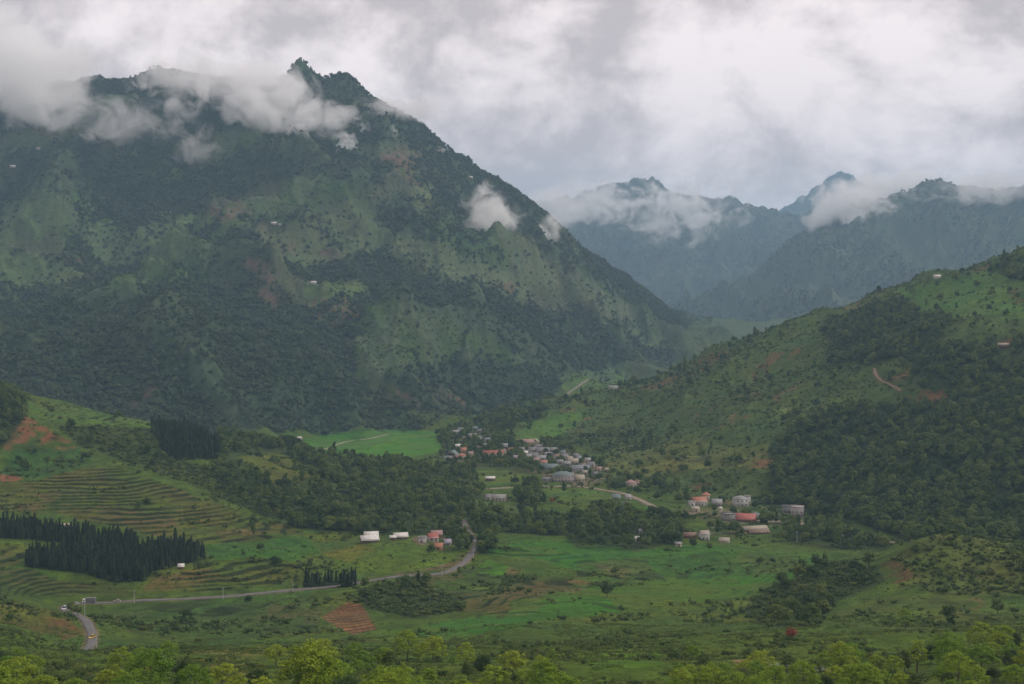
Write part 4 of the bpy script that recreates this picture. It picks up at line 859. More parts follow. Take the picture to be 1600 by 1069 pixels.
for i, (u, v_, wp, rc, yw, D) in enumerate(gl):
    up_ = u < 795; k = cnt.get((up_, rc), 0); cnt[(up_, rc)] = k + 1; same = sum(1 for g in gl if (g[0] < 795) == up_ and g[3] == rc)
    lb_ = ('%s-roofed house in the loose row above the school' if up_ else '%s-roofed house in the dense village middle') % RN.get(rc, rc)
    H(u, v_, wp, 3.2, D, 'gable', rc, ('white', 'grey', 'cream')[i % 3], yw, lb_ + (', %s' % ORD[k] if same > 1 else ''), group=('houses above the school' if up_ else 'close-packed village houses'))
# roadside houses to the right
H(963, 781, 12, 3, 8, 'gable', 'teal', 'grey', -4, 'grey-green roofed house under the trees below the dirt road')
H(981, 780, 9, 2.8, 6, 'gable', 'lightgrey', 'white', 8, 'small light-roofed house right beside the dirt road')
H(979, 790, 10, 2.2, 5, 'flat', 'lightgrey', 'grey', 4, 'low concrete building below the dirt road', 'building', 'concrete_building')
H(780, 783, 22, 4.0, 8, 'gable', 'lightgrey', 'cream', -10, 'long cream building by the trees below the village meadow', 'building', 'long_building')
H(762, 780, 9, 3, 6, 'gable', 'grey', 'white', 12, 'small white house left of the long cream building')
H(1092, 789, 22, 4.4, 10, 'gable', 'orange', 'white', 14, 'orange-red roofed house by the dirt road')
H(1103, 781, 12, 4.6, 8, 'hip', 'orange', 'cream', -10, 'smaller orange-tiled house behind the orange-red roofed one')
H(1081, 790, 9, 3, 6, 'flat', 'white', 'white', 4, 'little white flat-roofed house left of the orange-red roof')
H(1087, 799, 11, 2.5, 6, 'shed', 'cream', 'cream', 6, 'pale shed just below the orange-red roofed house', 'shed', 'shed')
H(1120, 791, 15, 4, 9, 'gable', 'lightgrey', 'grey', -6, 'grey house right of the orange-red roofed one')
H(1157, 790, 21, 6.4, 9, 'hip', 'lightgrey', 'white', 12, 'white two-storey villa with grey hipped roof', 'villa', 'villa', rh=2.6)
H(1168, 785, 7, 5.4, 5, 'flat', 'lightgrey', 'white', 12, 'small white flat-topped block at the right of the villa', 'building', 'concrete_building')
H(1246, 807, 19, 8.6, 9, 'flat', 'white', 'pink', -16, 'pale concrete house with white roof terrace by the wood edge')
H(1229, 800, 14, 5, 8, 'flat', 'grey', 'grey', -8, 'grey concrete wing left of the house with white roof terrace', 'building', 'concrete_building')
H(1138, 813, 18, 5.4, 9, 'flat', 'lightgrey', 'grey', 8, 'grey concrete building left of the bright red roof', 'building', 'concrete_building')
H(1126, 806, 5, 6.8, 3, 'hip', 'white', 'cream', 0, 'narrow cream water tower by the grey concrete building', 'tower', 'water_tower', windows=False)
H(1163, 814, 36, 2.6, 14, 'gable', 'red', 'wood', -14, 'large bright red metal roof beside the dirt road', 'hall', 'open_hall', rh=4.2)
H(1181, 808, 9, 2.6, 5, 'flat', 'white', 'blue', 10, 'small blue and white shop at the right end of the red roof', 'shop', 'shop')
H(1178, 829, 42, 2.0, 6, 'gable', 'cream', 'wood', 17, 'long beige-roofed shed on the slope below the red roof', 'shed', 'long_shed')
H(1185, 834, 34, 1.8, 5, 'gable', 'brown', 'wood', 17, 'long brown-roofed shed alongside the beige one', 'shed', 'long_shed')
H(1100, 843, 14, 5.6, 7, 'gable', 'cream', 'white', 10, 'white house with cream roof at the top of the green fields', rh=2.4)
H(1078, 841, 20, 3.0, 6, 'gable', 'brown', 'brick', -5, 'red-brick house left of the white one with cream roof')
H(1132, 848, 15, 2.2, 6, 'gable', 'cream', 'cream', -18, 'low beige shelter right of the white house with cream roof', 'shelter', 'shelter', windows=False)
H(996, 846, 7, 2.6, 5, 'gable', 'white', 'cream', 6, 'small white hut under the trees at the field edge', 'hut', 'hut')
H(1001, 834, 5, 2.8, 4, 'gable', 'lightgrey', 'white', 0, 'little hut half hidden in trees up from the white hut', 'hut', 'hut')
H(1060, 854, 9, 2.2, 4, 'shed', 'lightgrey', 'cream', 10, 'pale lean-to left of the small tree at the field edge', 'shed', 'shed')
# the knoll
H(577, 847, 27, 2.6, 9, 'gable', 'white', 'wood', 16, 'barn with bright white roof on the knoll', 'barn', 'barn', rh=2.8)
H(580, 840, 21, 2.6, 7, 'gable', 'white', 'wood', 8, 'second white-roofed barn close behind the first on the knoll', 'barn', 'barn', rh=2.4)
H(626, 842, 21, 2.6, 7, 'gable', 'white', 'wood', 10, 'white-roofed barn at the middle of the knoll', 'barn', 'barn', rh=2.4)
H(614, 844, 9, 2.2, 4, 'shed', 'white', 'wood', 8, 'small white-roofed lean-to left of the middle barn', 'shed', 'shed')
H(660, 847, 11, 3.2, 6, 'flat', 'lightgrey', 'white', -5, 'white-walled house left of the brick-red roofs on the knoll')
H(676, 845, 15, 3.2, 8, 'gable', 'red', 'white', 18, 'brick-red roofed house on the knoll')
H(682, 839, 17, 3.0, 7, 'gable', 'rose', 'brick', 8, 'long pale-red roofed house behind the brick-red one on the knoll')
H(686, 858, 12, 2.6, 6, 'gable', 'orange', 'orange', -10, 'orange shed below the knoll houses', 'shed', 'shed')
H(699, 852, 10, 2.8, 6, 'gable', 'violet', 'grey', 12, 'violet-grey roofed house at the right end of the knoll')
H(100, 827, 20, 2.4, 7, 'gable', 'cream', 'wood', -14, 'beige-roofed farm hut at the pine edge below the left terraces', 'hut', 'hut')
H(283, 888, 8, 1.9, 4, 'gable', 'white', 'wood', 12, 'tiny white hut right of the pine plantation', 'hut', 'hut', windows=False)
# lone huts on the slopes
for u, v_, wp, rc, lb_ in ((428, 350, 9, 'white', 'white hut high on the mountain beside red earth'), (437, 352, 6, 'lightgrey', 'small grey-white hut right of the white one high on the mountain'), (20, 261, 8, 'white', 'tiny white hut at the far left of the mountain'), (60, 233, 7, 'lightgrey', 'tiny hut near the cloud on the left of the mountain'), (262, 334, 10, 'cream', 'beige hut on a light green field of the mountain'), (490, 443, 8, 'white', 'white hut on the terraced shoulder of the mountain'), (735, 278, 7, 'white', 'white hut near the right edge of the mountain'), (1464, 434, 10, 'white', 'white hut on the grassy top of the right-hand hill'), (1568, 542, 16, 'cream', 'beige hut in the wood on the right-hand hill'), (418, 688, 6, 'white', 'white hut by the pines above the left woods'), (468, 687, 7, 'white', 'white hut at the left tip of the rice field'), (948, 737, 5, 'cream', 'small hut under the dark tree above the village'), (958, 607, 14, 'lightgrey', 'grey hut far up the narrow valley')):
    H(u, v_, wp, 2.6, 5, 'gable', rc, 'white' if rc != 'cream' else 'wood', random.uniform(-20, 20), lb_, 'hut', 'hut', windows=False)

# ------------------------------------------------------------------ vehicles
def cyl(cx, cz, r, y0, y1, n=14):                   # axle along y
    V = [(cx + r * math.cos(2 * math.pi * i / n), y, cz + r * math.sin(2 * math.pi * i / n)) for y in (y0, y1) for i in range(n)] + [(cx, y0, cz), (cx, y1, cz)]
    Q = [(i, (i + 1) % n, n + (i + 1) % n, n + i) for i in range(n)]; T = [(2 * n, (i + 1) % n, i) for i in range(n)] + [(2 * n + 1, n + i, n + (i + 1) % n) for i in range(n)]
    return np.array(V, float), np.array(Q), np.array(T)
RUB = flat_mat('rubber', (.02, .02, .02), .9, .2, 3); STEEL = flat_mat('steel', (.35, .35, .36), .45, .2, 3, .6); LAMP = flat_mat('lamp_glass', (.7, .68, .6), .2, .1, 3); CONC = flat_mat('concrete', (.46, .45, .42), .9, .25, 1)
def wheel(parent, cx, cy, r, wd):
    V, Q, T = cyl(0, 0, r, -wd / 2, wd / 2); w_ = link('wheel', None, parent); w_.location = (cx, cy, r); w_.empty_display_size = .2
    link('tyre', mesh_np('tyre', V, [Q, T], RUB), w_); V, Q, T = cyl(0, 0, r * .55, -wd / 2 - .02, wd / 2 + .02); link('rim', mesh_np('rim', V, [Q, T], STEEL), w_)
def loft(profile, y0, y1, inset=0.0):                # side outline (x, z) extruded across y
    n = len(profile); zmax = max(p[1] for p in profile); zmin = min(p[1] for p in profile)
    def yy(y, z): return y + (1 if y < 0 else -1) * inset * max(0, (z - zmin)) / (zmax - zmin)
    V = [(x, yy(y, z), z) for y in (y0, y1) for x, z in profile]
    Q = [(i, (i + 1) % n, n + (i + 1) % n, n + i) for i in range(n)]
    return np.array(V, float), np.array(Q), [tuple(range(n - 1, -1, -1)), tuple(range(n, 2 * n))]
def body(name, mat, parent, profile, y0, y1, inset=0.0):
    V, Q, caps = loft(profile, y0, y1, inset); me = bpy.data.meshes.new(name); me.from_pydata([tuple(v_) for v_ in V], [], [tuple(int(k) for k in q) for q in Q] + caps); me.materials.append(mat)
    o = link(name, me, parent); b = o.modifiers.new('bevel', 'BEVEL'); b.width = .05; b.segments = 2; b.limit_method = 'ANGLE'; return o
def put(name, label, cat, u, Y, head, lift=.14, group=None):
    x, y = upick(u, Y); e = empty(name, (x, y, float(ground(x, y)) + .26), R(head)); return tag(e, label, cat, group)
def truck(u, Y, head, label, cabc, boxc):
    e = put('truck', label, 'truck', u, Y, head); cm = flat_mat('truck_cab', cabc, .35, .1, 2); bm_ = flat_mat('truck_cover', boxc, .8, .25, 1.2)
    body('cab', cm, e, [(2.1, .6), (4.0, .6), (4.05, 1.5), (3.75, 2.6), (2.1, 2.65)], -1.15, 1.15, .06)
    part('windscreen', GLASS, e, bx(3.80, 3.97, -.95, .95, 1.62, 2.35)); part('side_window', GLASS, e, bx(2.7, 3.5, -1.16, 1.16, 1.65, 2.3))
    part('chassis', STEEL, e, bx(-4.0, 2.1, -.5, .5, .65, .95)); body('cargo_body', bm_, e, [(-4.1, 1.0), (1.95, 1.0), (1.95, 3.1), (1.6, 3.3), (-3.8, 3.3), (-4.1, 3.1)], -1.22, 1.22, .04)
    for sy in (-.8, .8): part('headlight', LAMP, e, bx(4.0, 4.1, sy - .18, sy + .18, .85, 1.1))
    part('bumper', STEEL, e, bx(4.02, 4.2, -1.1, 1.1, .5, .72))
    for cx in (3.1, -2.0, -3.1):
        for cy_ in (-1.0, 1.0): wheel(e, cx, cy_, .5, .32)
    return e
def car(u, Y, head, label, c, cat='car', tall=1.0):
    e = put('car', label, cat, u, Y, head); cm = flat_mat('car_paint_%.2f_%.2f' % c[:2], c, .3, .06, 2)
    body('body', cm, e, [(-2.1, .35), (2.1, .35), (2.15, .75), (1.3, .92), (-2.05, .95), (-2.15, .7)], -.85, .85, .05)
    body('cabin', GLASS, e, [(-1.95, .93), (1.15, .9), (.45, 1.42 * tall), (-1.6, 1.45 * tall)], -.78, .78, .14); part('roof', cm, e, bx(-1.55, .42, -.62, .62, 1.43 * tall, 1.52 * tall))
    for sy in (-.6, .6): part('headlight', LAMP, e, bx(2.08, 2.2, sy - .15, sy + .15, .6, .75))
    for cx in (1.35, -1.35):
        for cy_ in (-.78, .78): wheel(e, cx, cy_, .32, .2)
    return e
truck(134, 868, 186, 'truck with white cab and grey covered load on the road', (.78, .77, .74), (.17, .17, .17))
car(138, 690, 250, 'yellow taxi driving on the road at the bend', (.62, .42, .04), tall=1.08)
car(178, 869, 182, 'beige car following behind the truck', (.52, .46, .36))
car(113, 862, 205, 'pale car just ahead of the truck', (.6, .6, .58))
car(100, 852, 235, 'white car at the turn of the road, second in line', (.75, .75, .73)); car(95, 838, 262, 'white van leading the line round the road turn', (.74, .74, .74), 'van', 1.35)

# ------------------------------------------------------------------ roadside poles
def pole(u, Y, h, label, side=5.0, arm=True):
    x, y = upick(u, Y); e = empty('utility_pole', (x, y, float(ground(x, y)))); tag(e, label, 'pole', 'utility poles along the road')
    V, Q = tube([(0, 0, -1), (0, 0, h * .5), (0, 0, h)], [.2, .17, .13], 8); link('post', mesh_np('post', V, Q, CONC, True), e)
    part('crossarm', STEEL, e, bx(-.9, .9, -.06, .06, h - .7, h - .55))
    for sx in (-.8, 0, .8): part('insulator', LAMP, e, bx(sx - .07, sx + .07, -.07, .07, h - .54, h - .3))
pole(205, 861, 8.5, 'white utility pole below the right tip of the pine plantation'); pole(345, 868, 7.5, 'utility pole by the road under the terraces'); pole(455, 888, 7.5, 'utility pole left of the small pine clump')
pole(690, 928, 7.5, 'utility pole below the knoll beside the road'); pole(739, 985, 8, 'utility pole where the road vanishes into trees'); pole(127, 800, 8, 'utility pole inside the road hairpin'); pole(145, 655, 8, 'utility pole right of the yellow taxi')
pole(1248, 1100, 9, 'thin pole among trees right of the long sheds'); pole(1320, 1090, 9, 'thin pole by the bushes before the dirt road'); pole(775, 1560, 9, 'pole behind the village meadow')
def stuff(name, label, cat, keys, x, y, z, s, rz, idx, sq=None):
    """many plants that nobody could count: one object, instances of the prototypes' own meshes"""
    me = bpy.data.meshes.new(name); me.vertices.add(len(x)); me.vertices.foreach_set('co', np.stack([x, y, z], -1).astype(np.float32).ravel())
    sc3 = np.stack([s, s, s if sq is None else s * sq], -1).astype(np.float32)
    me.attributes.new('sc', 'FLOAT_VECTOR', 'POINT').data.foreach_set('vector', sc3.ravel())
    me.attributes.new('rt', 'FLOAT_VECTOR', 'POINT').data.foreach_set('vector', np.stack([rz * 0, rz * 0, rz], -1).astype(np.float32).ravel())
    me.attributes.new('ix', 'INT', 'POINT').data.foreach_set('value', idx.astype(np.int32))
    o = link(name, me); tag(o, label, cat, kind='stuff')
    g = bpy.data.node_groups.new(name, 'GeometryNodeTree'); g.interface.new_socket('Geometry', in_out='INPUT', socket_type='NodeSocketGeometry'); g.interface.new_socket('Geometry', in_out='OUTPUT', socket_type='NodeSocketGeometry')
    gi_ = g.nodes.new('NodeGroupInput'); go = g.nodes.new('NodeGroupOutput'); iop = g.nodes.new('GeometryNodeInstanceOnPoints'); jn = g.nodes.new('GeometryNodeJoinGeometry')
    for k in reversed(keys):
        oi = g.nodes.new('GeometryNodeObjectInfo'); oi.inputs['Object'].default_value = PROTO_OBJ[k]; oi.inputs['As Instance'].default_value = True; oi.transform_space = 'ORIGINAL'
        g.links.new(oi.outputs['Geometry'], jn.inputs[0])
    def named(n, dt):
        a = g.nodes.new('GeometryNodeInputNamedAttribute'); a.data_type = dt; a.inputs[0].default_value = n; return a.outputs[0]
    e2r = g.nodes.new('FunctionNodeEulerToRotation'); g.links.new(named('rt', 'FLOAT_VECTOR'), e2r.inputs[0])
    g.links.new(gi_.outputs[0], iop.inputs['Points']); g.links.new(jn.outputs[0], iop.inputs['Instance']); iop.inputs['Pick Instance'].default_value = True
    g.links.new(named('ix', 'INT'), iop.inputs['Instance Index']); g.links.new(e2r.outputs[0], iop.inputs['Rotation']); g.links.new(named('sc', 'FLOAT_VECTOR'), iop.inputs['Scale'])
    g.links.new(iop.outputs[0], go.inputs[0]); md = o.modifiers.new('plants', 'NODES'); md.node_group = g
    return o
PROTO_OBJ = {}
def plant(key, name, label, cat, group, x, y, s, rz, z=None, sz=None, mat=None):
    z = float(ground(x, y)) if z is None else z; c, t, h = PROTO[key]
    e = empty(name, (x, y, z), rz, (s, s, s * (sz or 1))); tag(e, label, cat, group)
    if t is not None: link('trunk', t, e)
    co = link('crown', c, e)
    PROTO_OBJ.setdefault(key, co); return e
def shrub(key, label, group, x, y, s, rz):
    o = link('shrub', PROTO[key][0]); o.location = (x, y, float(ground(x, y)) - .1); o.rotation_euler = (0, 0, rz); o.scale = (s, s, s)
    tag(o, label, 'shrub', group); PROTO_OBJ.setdefault(key, o); return o
def seen(x, y, z, h):                               # inside the picture, with margin
    u, v_, d = proj(x, y, z + h * .6); return (u > -15) & (u < 1615) & (v_ < 1085)
# --- single trees one can point at
def single(key, u, Y, s, label, cat='tree', name='leafy_tree', group=None, rz=None):
    x, y = upick(u, Y); return plant(key, name, label, cat, group, x, y, s, random.uniform(0, 6.28) if rz is None else rz)
single('near3', 478, 268, 1.12, 'large bright yellow-green tree with a broad layered crown, standing before the ploughed field')
single('near0', 232, 300, 1.0, 'bright green layered tree below the road bend, crown rising from the bottom edge')
single('near1', 596, 290, .95, 'yellow-green tree just beside the broadest tree on the near slope')
single('neard3', 286, 760, 1.7, 'round dark green bush-like tree standing alone in the terraces below the road')
single('mid2', 393, 1062, .95, 'slim dark tree standing alone at the lower edge of the left terraces')
single('mid3', 404, 985, .75, 'small round tree standing alone in the green field below the terraces')
single('mid3', 877, 1690, 1.35, 'round dark tree standing alone above the village')
single('mid0', 943, 1560, .8, 'dark tree beside the small hut at the upper edge of the village')
single('near4', 1420, 600, 1.0, 'pale-barked tree on the grassy slope below the mound', rz=1)
single('mid0', 1085, 1052, .85, 'small tree standing alone at the field edge below the white house')
single('mid1', 1340, 838, 1.25, 'tall bushy tree at the head of the dark gully')
single('mid4', 1362, 850, 1.1, 'bushy tree beside the eroded patch under the mound')
single('mid3', 116, 792, .8, 'dark round tree inside the road hairpin')
single('mid5', 106, 806, .8, 'dark tree in the road hairpin, behind the round one')
single('mid2', 512, 1690, .8, 'small dark tree at the edge of the rice field')
for i, (u, Y, s) in enumerate(((1240, 545, .75),)):
    PROTO['redtree'] = (crown_mesh('red_crown', 61, lobes_for('round', 61, 5, 5), 60, .24, LEAF_RED, .6), PROTO['near5'][1], 5)
    plant('redtree', 'flowering_tree', 'small rust-red tree among the green bushes of the near slope', 'tree', None, *upick(u, Y), 1.0, 0)
PROTO['redtree2'] = (crown_mesh('red_crown2', 63, lobes_for('round', 63, 6, 6), 30, .4, LEAF_RED, .7), PROTO['mid0'][1], 6)
plant('redtree2', 'flowering_tree', 'small red-leaved tree below the village meadow', 'tree', None, *hit(862, 787)[:2], 1.0, 0)
for i, (u, v_, k, sz) in enumerate(((803, 702, 3, 1.35), (743, 710, 0, 1.2), (758, 722, 5, 1.1), (775, 724, 0, 1.0), (792, 724, 3, 1.1), (810, 730, 0, 1.1), (828, 733, 5, 1.0), (846, 738, 3, .9), (868, 712, 0, .9), (877, 722, 5, .85), (900, 733, 3, .7), (915, 738, 0, .8), (936, 752, 3, 1.1), (952, 756, 5, 1.1), (968, 757, 0, 1.0), (818, 790, 3, 1.5), (832, 786, 0, 1.4), (808, 784, 5, 1.3), (733, 700, 3, 1.0), (727, 694, 0, 1.0), (822, 722, 3, .8), (862, 722, 0, .75), (1128, 786, 3, .8), (1180, 796, 0, .9), (1116, 802, 5, .8), (1205, 812, 3, .8), (1110, 828, 0, .9), (1148, 825, 3, .8))):
    p = hit(u, v_); plant('mid%d' % k, 'leafy_tree', 'leafy tree standing between the village houses', 'tree', 'trees between the village houses', p[0], p[1], sz, i * 1.3)
# --- near slope trees
x, y, z, r = scatter(np.where((GYY < 640) & (GYY > 235), TREE * .065, 0) * np.where(GYY < 330, 1.5, 1), 21)
s = r.uniform(.32, .95, len(x)); u_, v_, d_ = proj(x, y, z); ok = seen(x, y, z, 9)
# keep the road and the open field clear of crowns in front of them
clear = ~(((u_ > 60) & (u_ < 165) & (y < 640)) | ((u_ > 290) & (u_ < 420) & (y < 640) & (y > 300)) | ((u_ > 880) & (u_ < 1060) & (y < 480) & (y > 300)))
near_list = []
for i in np.nonzero(ok & clear)[0]: near_list.append((x[i], y[i], s[i], r.uniform(0, 6.28), r.random()))
for u, Y in ((20, 300), (60, 280), (110, 285), (160, 300), (300, 275), (345, 290), (400, 300), (540, 265), (650, 300), (1060, 330), (1110, 320), (1160, 345), (1310, 350), (1350, 320), (1400, 335), (1440, 310), (1480, 340), (1520, 310), (1560, 330), (1595, 300), (1540, 380), (1590, 370), (1490, 390), (1420, 395), (1080, 390), (1320, 395), (1375, 400), (860, 330), (1190, 395), (1235, 400), (1275, 390), (1215, 360), (180, 470), (215, 440), (260, 455), (175, 420), (205, 500)):
    near_list.append((*upick(u, Y), random.uniform(.5, .95), random.uniform(0, 6.28), random.random()))
near_list.sort(key=lambda t: t[1]); near_list = near_list[:190]
for X, Y, S, RZ, q in near_list:
    dark = q > .68; k = ('neard%d' % (int(q * 997) % 4)) if dark else 'near%d' % (int(q * 991) % 6)
    if dark: plant(k, 'leafy_tree', 'mid-green leafy tree among the yellow-green ones on the near slope', 'tree', 'mid-green trees on the near slope', X, Y, S, RZ)
    else: plant(k, 'leafy_tree', 'bright yellow-green leafy tree on the near slope', 'tree', 'yellow-green trees on the near slope', X, Y, S, RZ)
# --- trees of the valley floor and the left hill
x, y, z, r = scatter(np.where((GYY >= 640) & (GYY < 2300) & (ZONE == 0), TREE / 36, 0), 22, 50)
s = r.uniform(.55, 1.15, len(x)); ix = r.integers(0, 6, len(x)); rz = r.uniform(0, 6.28, len(x)); ok = seen(x, y, z, 9); x, y, z, s, ix, rz = (q[ok] for q in (x, y, z, s, ix, rz))
o = np.argsort(y / s); first, rest = o[:max(0, 258 - len(near_list))], o[max(0, 258 - len(near_list)):]
for i in first: plant('mid%d' % ix[i], 'leafy_tree', 'green leafy tree scattered among the valley fields and bushes', 'tree', 'trees among the valley fields', x[i], y[i], s[i], rz[i], z[i])
stuff('woodland', 'green woodland of the valley floor and the left hill', 'woodland', ['mid%d' % i for i in range(6)], x[rest], y[rest], z[rest], s[rest], rz[rest], ix[rest])
# --- trees of the mountain, the right hill and the far ranges
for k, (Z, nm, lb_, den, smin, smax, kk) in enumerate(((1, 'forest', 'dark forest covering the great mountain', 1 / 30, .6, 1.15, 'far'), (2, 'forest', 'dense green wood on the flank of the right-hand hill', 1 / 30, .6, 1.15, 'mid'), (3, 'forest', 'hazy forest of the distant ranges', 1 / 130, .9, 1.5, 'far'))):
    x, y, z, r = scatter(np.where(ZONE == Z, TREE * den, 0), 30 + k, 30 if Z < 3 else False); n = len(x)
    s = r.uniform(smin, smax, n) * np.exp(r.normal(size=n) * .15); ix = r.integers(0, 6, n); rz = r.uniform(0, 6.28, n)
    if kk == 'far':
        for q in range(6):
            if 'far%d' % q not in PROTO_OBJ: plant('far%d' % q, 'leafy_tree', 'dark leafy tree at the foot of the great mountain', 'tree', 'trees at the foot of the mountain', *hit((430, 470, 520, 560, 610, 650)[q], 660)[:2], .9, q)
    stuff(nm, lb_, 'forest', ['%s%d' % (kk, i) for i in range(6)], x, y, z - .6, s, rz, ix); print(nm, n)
# --- shrubs
x, y, z, r = scatter(np.where(GYY < 640, SHRUB / 9, 0), 41); s = .2 + .8 * r.random(len(x)) ** 2.2; ix = r.integers(0, 4, len(x)); rz = r.uniform(0, 6.28, len(x))
ok = seen(x, y, z, 3) & (y > 250); x, y, z, s, ix, rz = (q[ok] for q in (x, y, z, s, ix, rz)); o = np.argsort(y / s); first, rest = o[:250], o[250:]
for i in first: shrub('shrub%d' % ix[i], 'green shrub on the near slope between the trees', 'shrubs on the near slope', x[i], y[i], s[i], rz[i])
print('near shrubs', len(rest))
stuff('undergrowth', 'low bushes covering the near slope', 'undergrowth', ['shrub%d' % i for i in range(4)], x[rest], y[rest], z[rest] - .1, s[rest], rz[rest], ix[rest])
DN = np.where(GYY >= 640, SHRUB * np.where(ZONE == 0, 1 / 9, np.where(ZONE == 2, 1 / 13, 1 / 24)), 0)
x, y, z, r = scatter(DN, 42, 12); s = (.25 + .9 * r.random(len(x)) ** 2) * np.where(y > 2000, 1.1, 1) * np.exp(r.normal(size=len(x)) * .15); ix = r.integers(0, 4, len(x)); rz = r.uniform(0, 6.28, len(x)); print('bushes', len(x))
for q in range(4): shrub('bush%d' % q, 'bush at the lower rim of the field below the road', 'bushes below the road', *hit((600, 640, 680, 700)[q], (948, 955, 958, 950)[q])[:2], 1.0, q)
stuff('scrub', 'low scrub growing over the hillsides and field edges', 'scrub', ['bush%d' % i for i in range(4)], x, y, z - .1, s, rz, ix)
x, y, z, r = scatter(HERB, 44, 3); s = .4 + .9 * r.random(len(x)) ** 2; ix = r.integers(0, 3, len(x)); rz = r.uniform(0, 6.28, len(x)); print('herbs', len(x))
for q in range(3):
    o = link('herb_clump', PROTO['herb%d' % q][0]); X, Y = upick((960, 985, 1010)[q], 470); o.location = (X, Y, float(ground(X, Y))); tag(o, 'low leafy clump in the bright meadow of the near slope', 'plant', 'leafy clumps of the near meadow'); PROTO_OBJ['herb%d' % q] = o
stuff('meadow_plants', 'tall herbs and crops growing over the meadows and fields', 'herbs', ['herb0', 'herb1', 'herb2'], x, y, z, s, rz, ix)
# --- pines
x, y, z, r = scatter(PINE / 11 * (.4 + .8 * sstep(-.3, .1, n3 + n4)), 43); u_, v_, d_ = proj(x, y, z); s = r.uniform(.45, .78, len(x)) * np.exp(r.normal(size=len(x)) * .14); ix = r.integers(0, 4, len(x)); rz = r.uniform(0, 6.28, len(x))
ok = seen(x, y, z, 10); x, y, z, s, ix, rz, u_, v_ = (q[ok] for q in (x, y, z, s, ix, rz, u_, v_)); o = np.argsort(y); print('pines', len(o))
small = [i for i in o if 465 < u_[i] < 565 and v_[i] > 895]; first = small[:60] + [i for i in o if i not in set(small)][:235]; fs = set(first); rest = np.array([i for i in o if i not in fs])
for i in first:
    if i in small[:60]: plant('pine%d' % ix[i], 'pine_tree', 'dark pine in the small clump beside the road', 'pine', 'small pine clump beside the road', x[i], y[i], s[i] * .8, rz[i], z[i])
    else: plant('pine%d' % ix[i], 'pine_tree', 'slender dark pine in the dense plantation above the truck', 'pine', 'front pines of the plantation', x[i], y[i], s[i], rz[i], z[i])
stuff('pine_plantation', 'dark pine plantation, the trees behind the front rows', 'plantation', ['pine%d' % i for i in range(4)], x[rest], y[rest], z[rest], s[rest], rz[rest], ix[rest])

# ------------------------------------------------------------------ haze and low cloud
def box_mesh(name, x0, x1, y0, y1, z0, z1, mat):
    V = [(x, y, z) for z in (z0, z1) for y in (y0, y1) for x in (x0, x1)]
    return mesh_np(name, np.array(V), np.array([(0, 2, 3, 1), (4, 5, 7, 6), (0, 1, 5, 4), (2, 6, 7, 3), (0, 4, 6, 2), (1, 3, 7, 5)]), mat)
hm = bpy.data.materials.new('haze'); hm.use_nodes = True; t = hm.node_tree; t.nodes.clear()
pv = N(t, 'ShaderNodeVolumePrincipled'); pv.inputs['Color'].default_value = (.46, .72, 1.0, 1); pv.inputs['Density'].default_value = HAZE = 7.0e-5; pv.inputs['Anisotropy'].default_value = 0.0
out = N(t, 'ShaderNodeOutputMaterial'); t.links.new(pv.outputs[0], out.inputs['Volume'])
zlo, zhi = float(HT.min()) - 3, float(HT.max()) + 25
tag(link('haze', box_mesh('haze', -24000, 24000, -400, 19000, zlo, zhi, hm)), 'thin blue haze filling the valley', 'haze', kind='stuff')
CV, CF = ico(3)
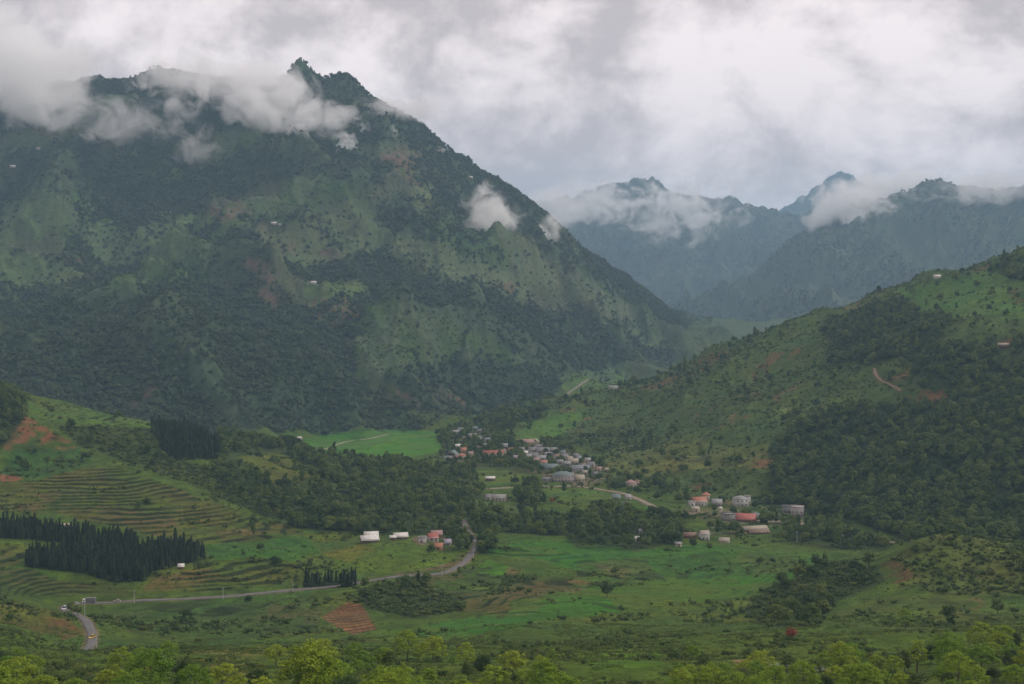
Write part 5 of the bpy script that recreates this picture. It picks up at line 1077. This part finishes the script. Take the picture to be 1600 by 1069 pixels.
def cloud(u, v_, Y, ru, rv, rd, dens, thr, seed, label, scale=1.0, soft=1.0):
    k = FY(Y) / Y; Y *= k; rd *= k; dens /= k; scale /= k
    x, y, z = unproj(u, v_, Y); rx, rz_ = ru / F * Y, rv / F * Y
    m = bpy.data.materials.new('cloud'); m.use_nodes = True; t = m.node_tree; t.nodes.clear(); L = t.links.new
    tc_ = N(t, 'ShaderNodeTexCoord'); g = N(t, 'ShaderNodeNewGeometry')
    ln = N(t, 'ShaderNodeVectorMath', operation='LENGTH'); L(tc_.outputs['Object'], ln.inputs[0])
    mpn = N(t, 'ShaderNodeMapping'); mpn.inputs['Location'].default_value = (seed * 13.7, seed * 7.1, seed * 3.3); mpn.inputs['Scale'].default_value = (1, .7, 1.15); L(g.outputs['Position'], mpn.inputs[0])
    f = noise(t, mpn.outputs[0], scale / 150.0, 5, .6, 2.15, .7)
    fall = math_node(t, 'SUBTRACT', 1.0, math_node(t, 'POWER', ln.outputs['Value'], 2.0))
    v = math_node(t, 'SUBTRACT', math_node(t, 'ADD', math_node(t, 'MULTIPLY', f, 2.6), math_node(t, 'MULTIPLY', fall, .5 * soft)), thr + .42)
    edge = math_node(t, 'MULTIPLY', fall, 4.0, clamp=True)
    v = math_node(t, 'MULTIPLY', math_node(t, 'MULTIPLY', v, 3.0, clamp=True), edge)
    sc_ = N(t, 'ShaderNodeVolumeScatter'); sc_.inputs['Color'].default_value = (1, .985, .985, 1); sc_.inputs['Anisotropy'].default_value = 0.1
    L(math_node(t, 'MULTIPLY', v, dens * .95), sc_.inputs['Density']); o_ = N(t, 'ShaderNodeOutputMaterial'); L(sc_.outputs[0], o_.inputs['Volume'])
    m.cycles.volume_step_rate = 1.0
    o = link('low_cloud', mesh_np('low_cloud', CV, CF, m)); o.location = (x, y, z); o.scale = (rx, rd, rz_)
    tag(o, label, 'cloud', kind='stuff'); return o
cloud(-5, 118, 3230, 170, 120, 240, .018, 1.0, 1, 'big white cloud bank hiding the left end of the mountain crest', 1.3)
cloud(330, 130, 3260, 140, 66, 160, .016, 1.15, 2, 'white cloud trailing along the left of the summit', 2.0)
cloud(425, 160, 3200, 85, 75, 150, .020, 1.04, 14, 'bright white cloud wrapped round the summit of the great mountain', 1.9)
cloud(510, 185, 3130, 60, 34, 110, .014, 1.08, 12, 'small cloud below the rocky summit', 2.6)
cloud(190, 190, 3180, 140, 52, 140, .010, 1.20, 3, 'thin mist streak under the crest', 2.4)
cloud(300, 225, 3080, 60, 45, 80, .010, 1.22, 4, 'faint puff of mist below the summit cloud', 3.0)
cloud(620, 170, 3350, 85, 26, 120, .012, 1.06, 5, 'thin mist lying on the shoulder of the mountain', 2.6)
cloud(765, 338, 3080, 70, 60, 90, .030, 1.22, 6, 'small white puff of cloud floating before the mountain flank', 2.6)
cloud(857, 358, 3350, 30, 28, 60, .026, 1.16, 7, 'tiny round puff of cloud near the mountain edge', 2.6)
cloud(865, 330, 6600, 60, 45, 300, .005, 1.0, 8, 'pale cloud in the gap beside the mountain', 1.0)
cloud(930, 316, 7000, 85, 45, 300, .010, 1.18, 15, 'thin cloud over the left end of the distant range', 1.6)
cloud(1060, 328, 7000, 130, 65, 330, .012, 1.24, 9, 'torn mist drifting over the distant range', 1.6)
cloud(1325, 328, 6050, 85, 58, 260, .014, 1.06, 10, 'bright cloud between the distant ridges', 1.4)
cloud(1400, 296, 6400, 90, 34, 260, .009, 1.04, 16, 'cloud behind the end of the right-hand far ridge', 1.4)
cloud(1540, 300, 6050, 140, 32, 300, .008, 1.06, 11, 'cloud strip lying along the right-hand far ridge', 1.4)
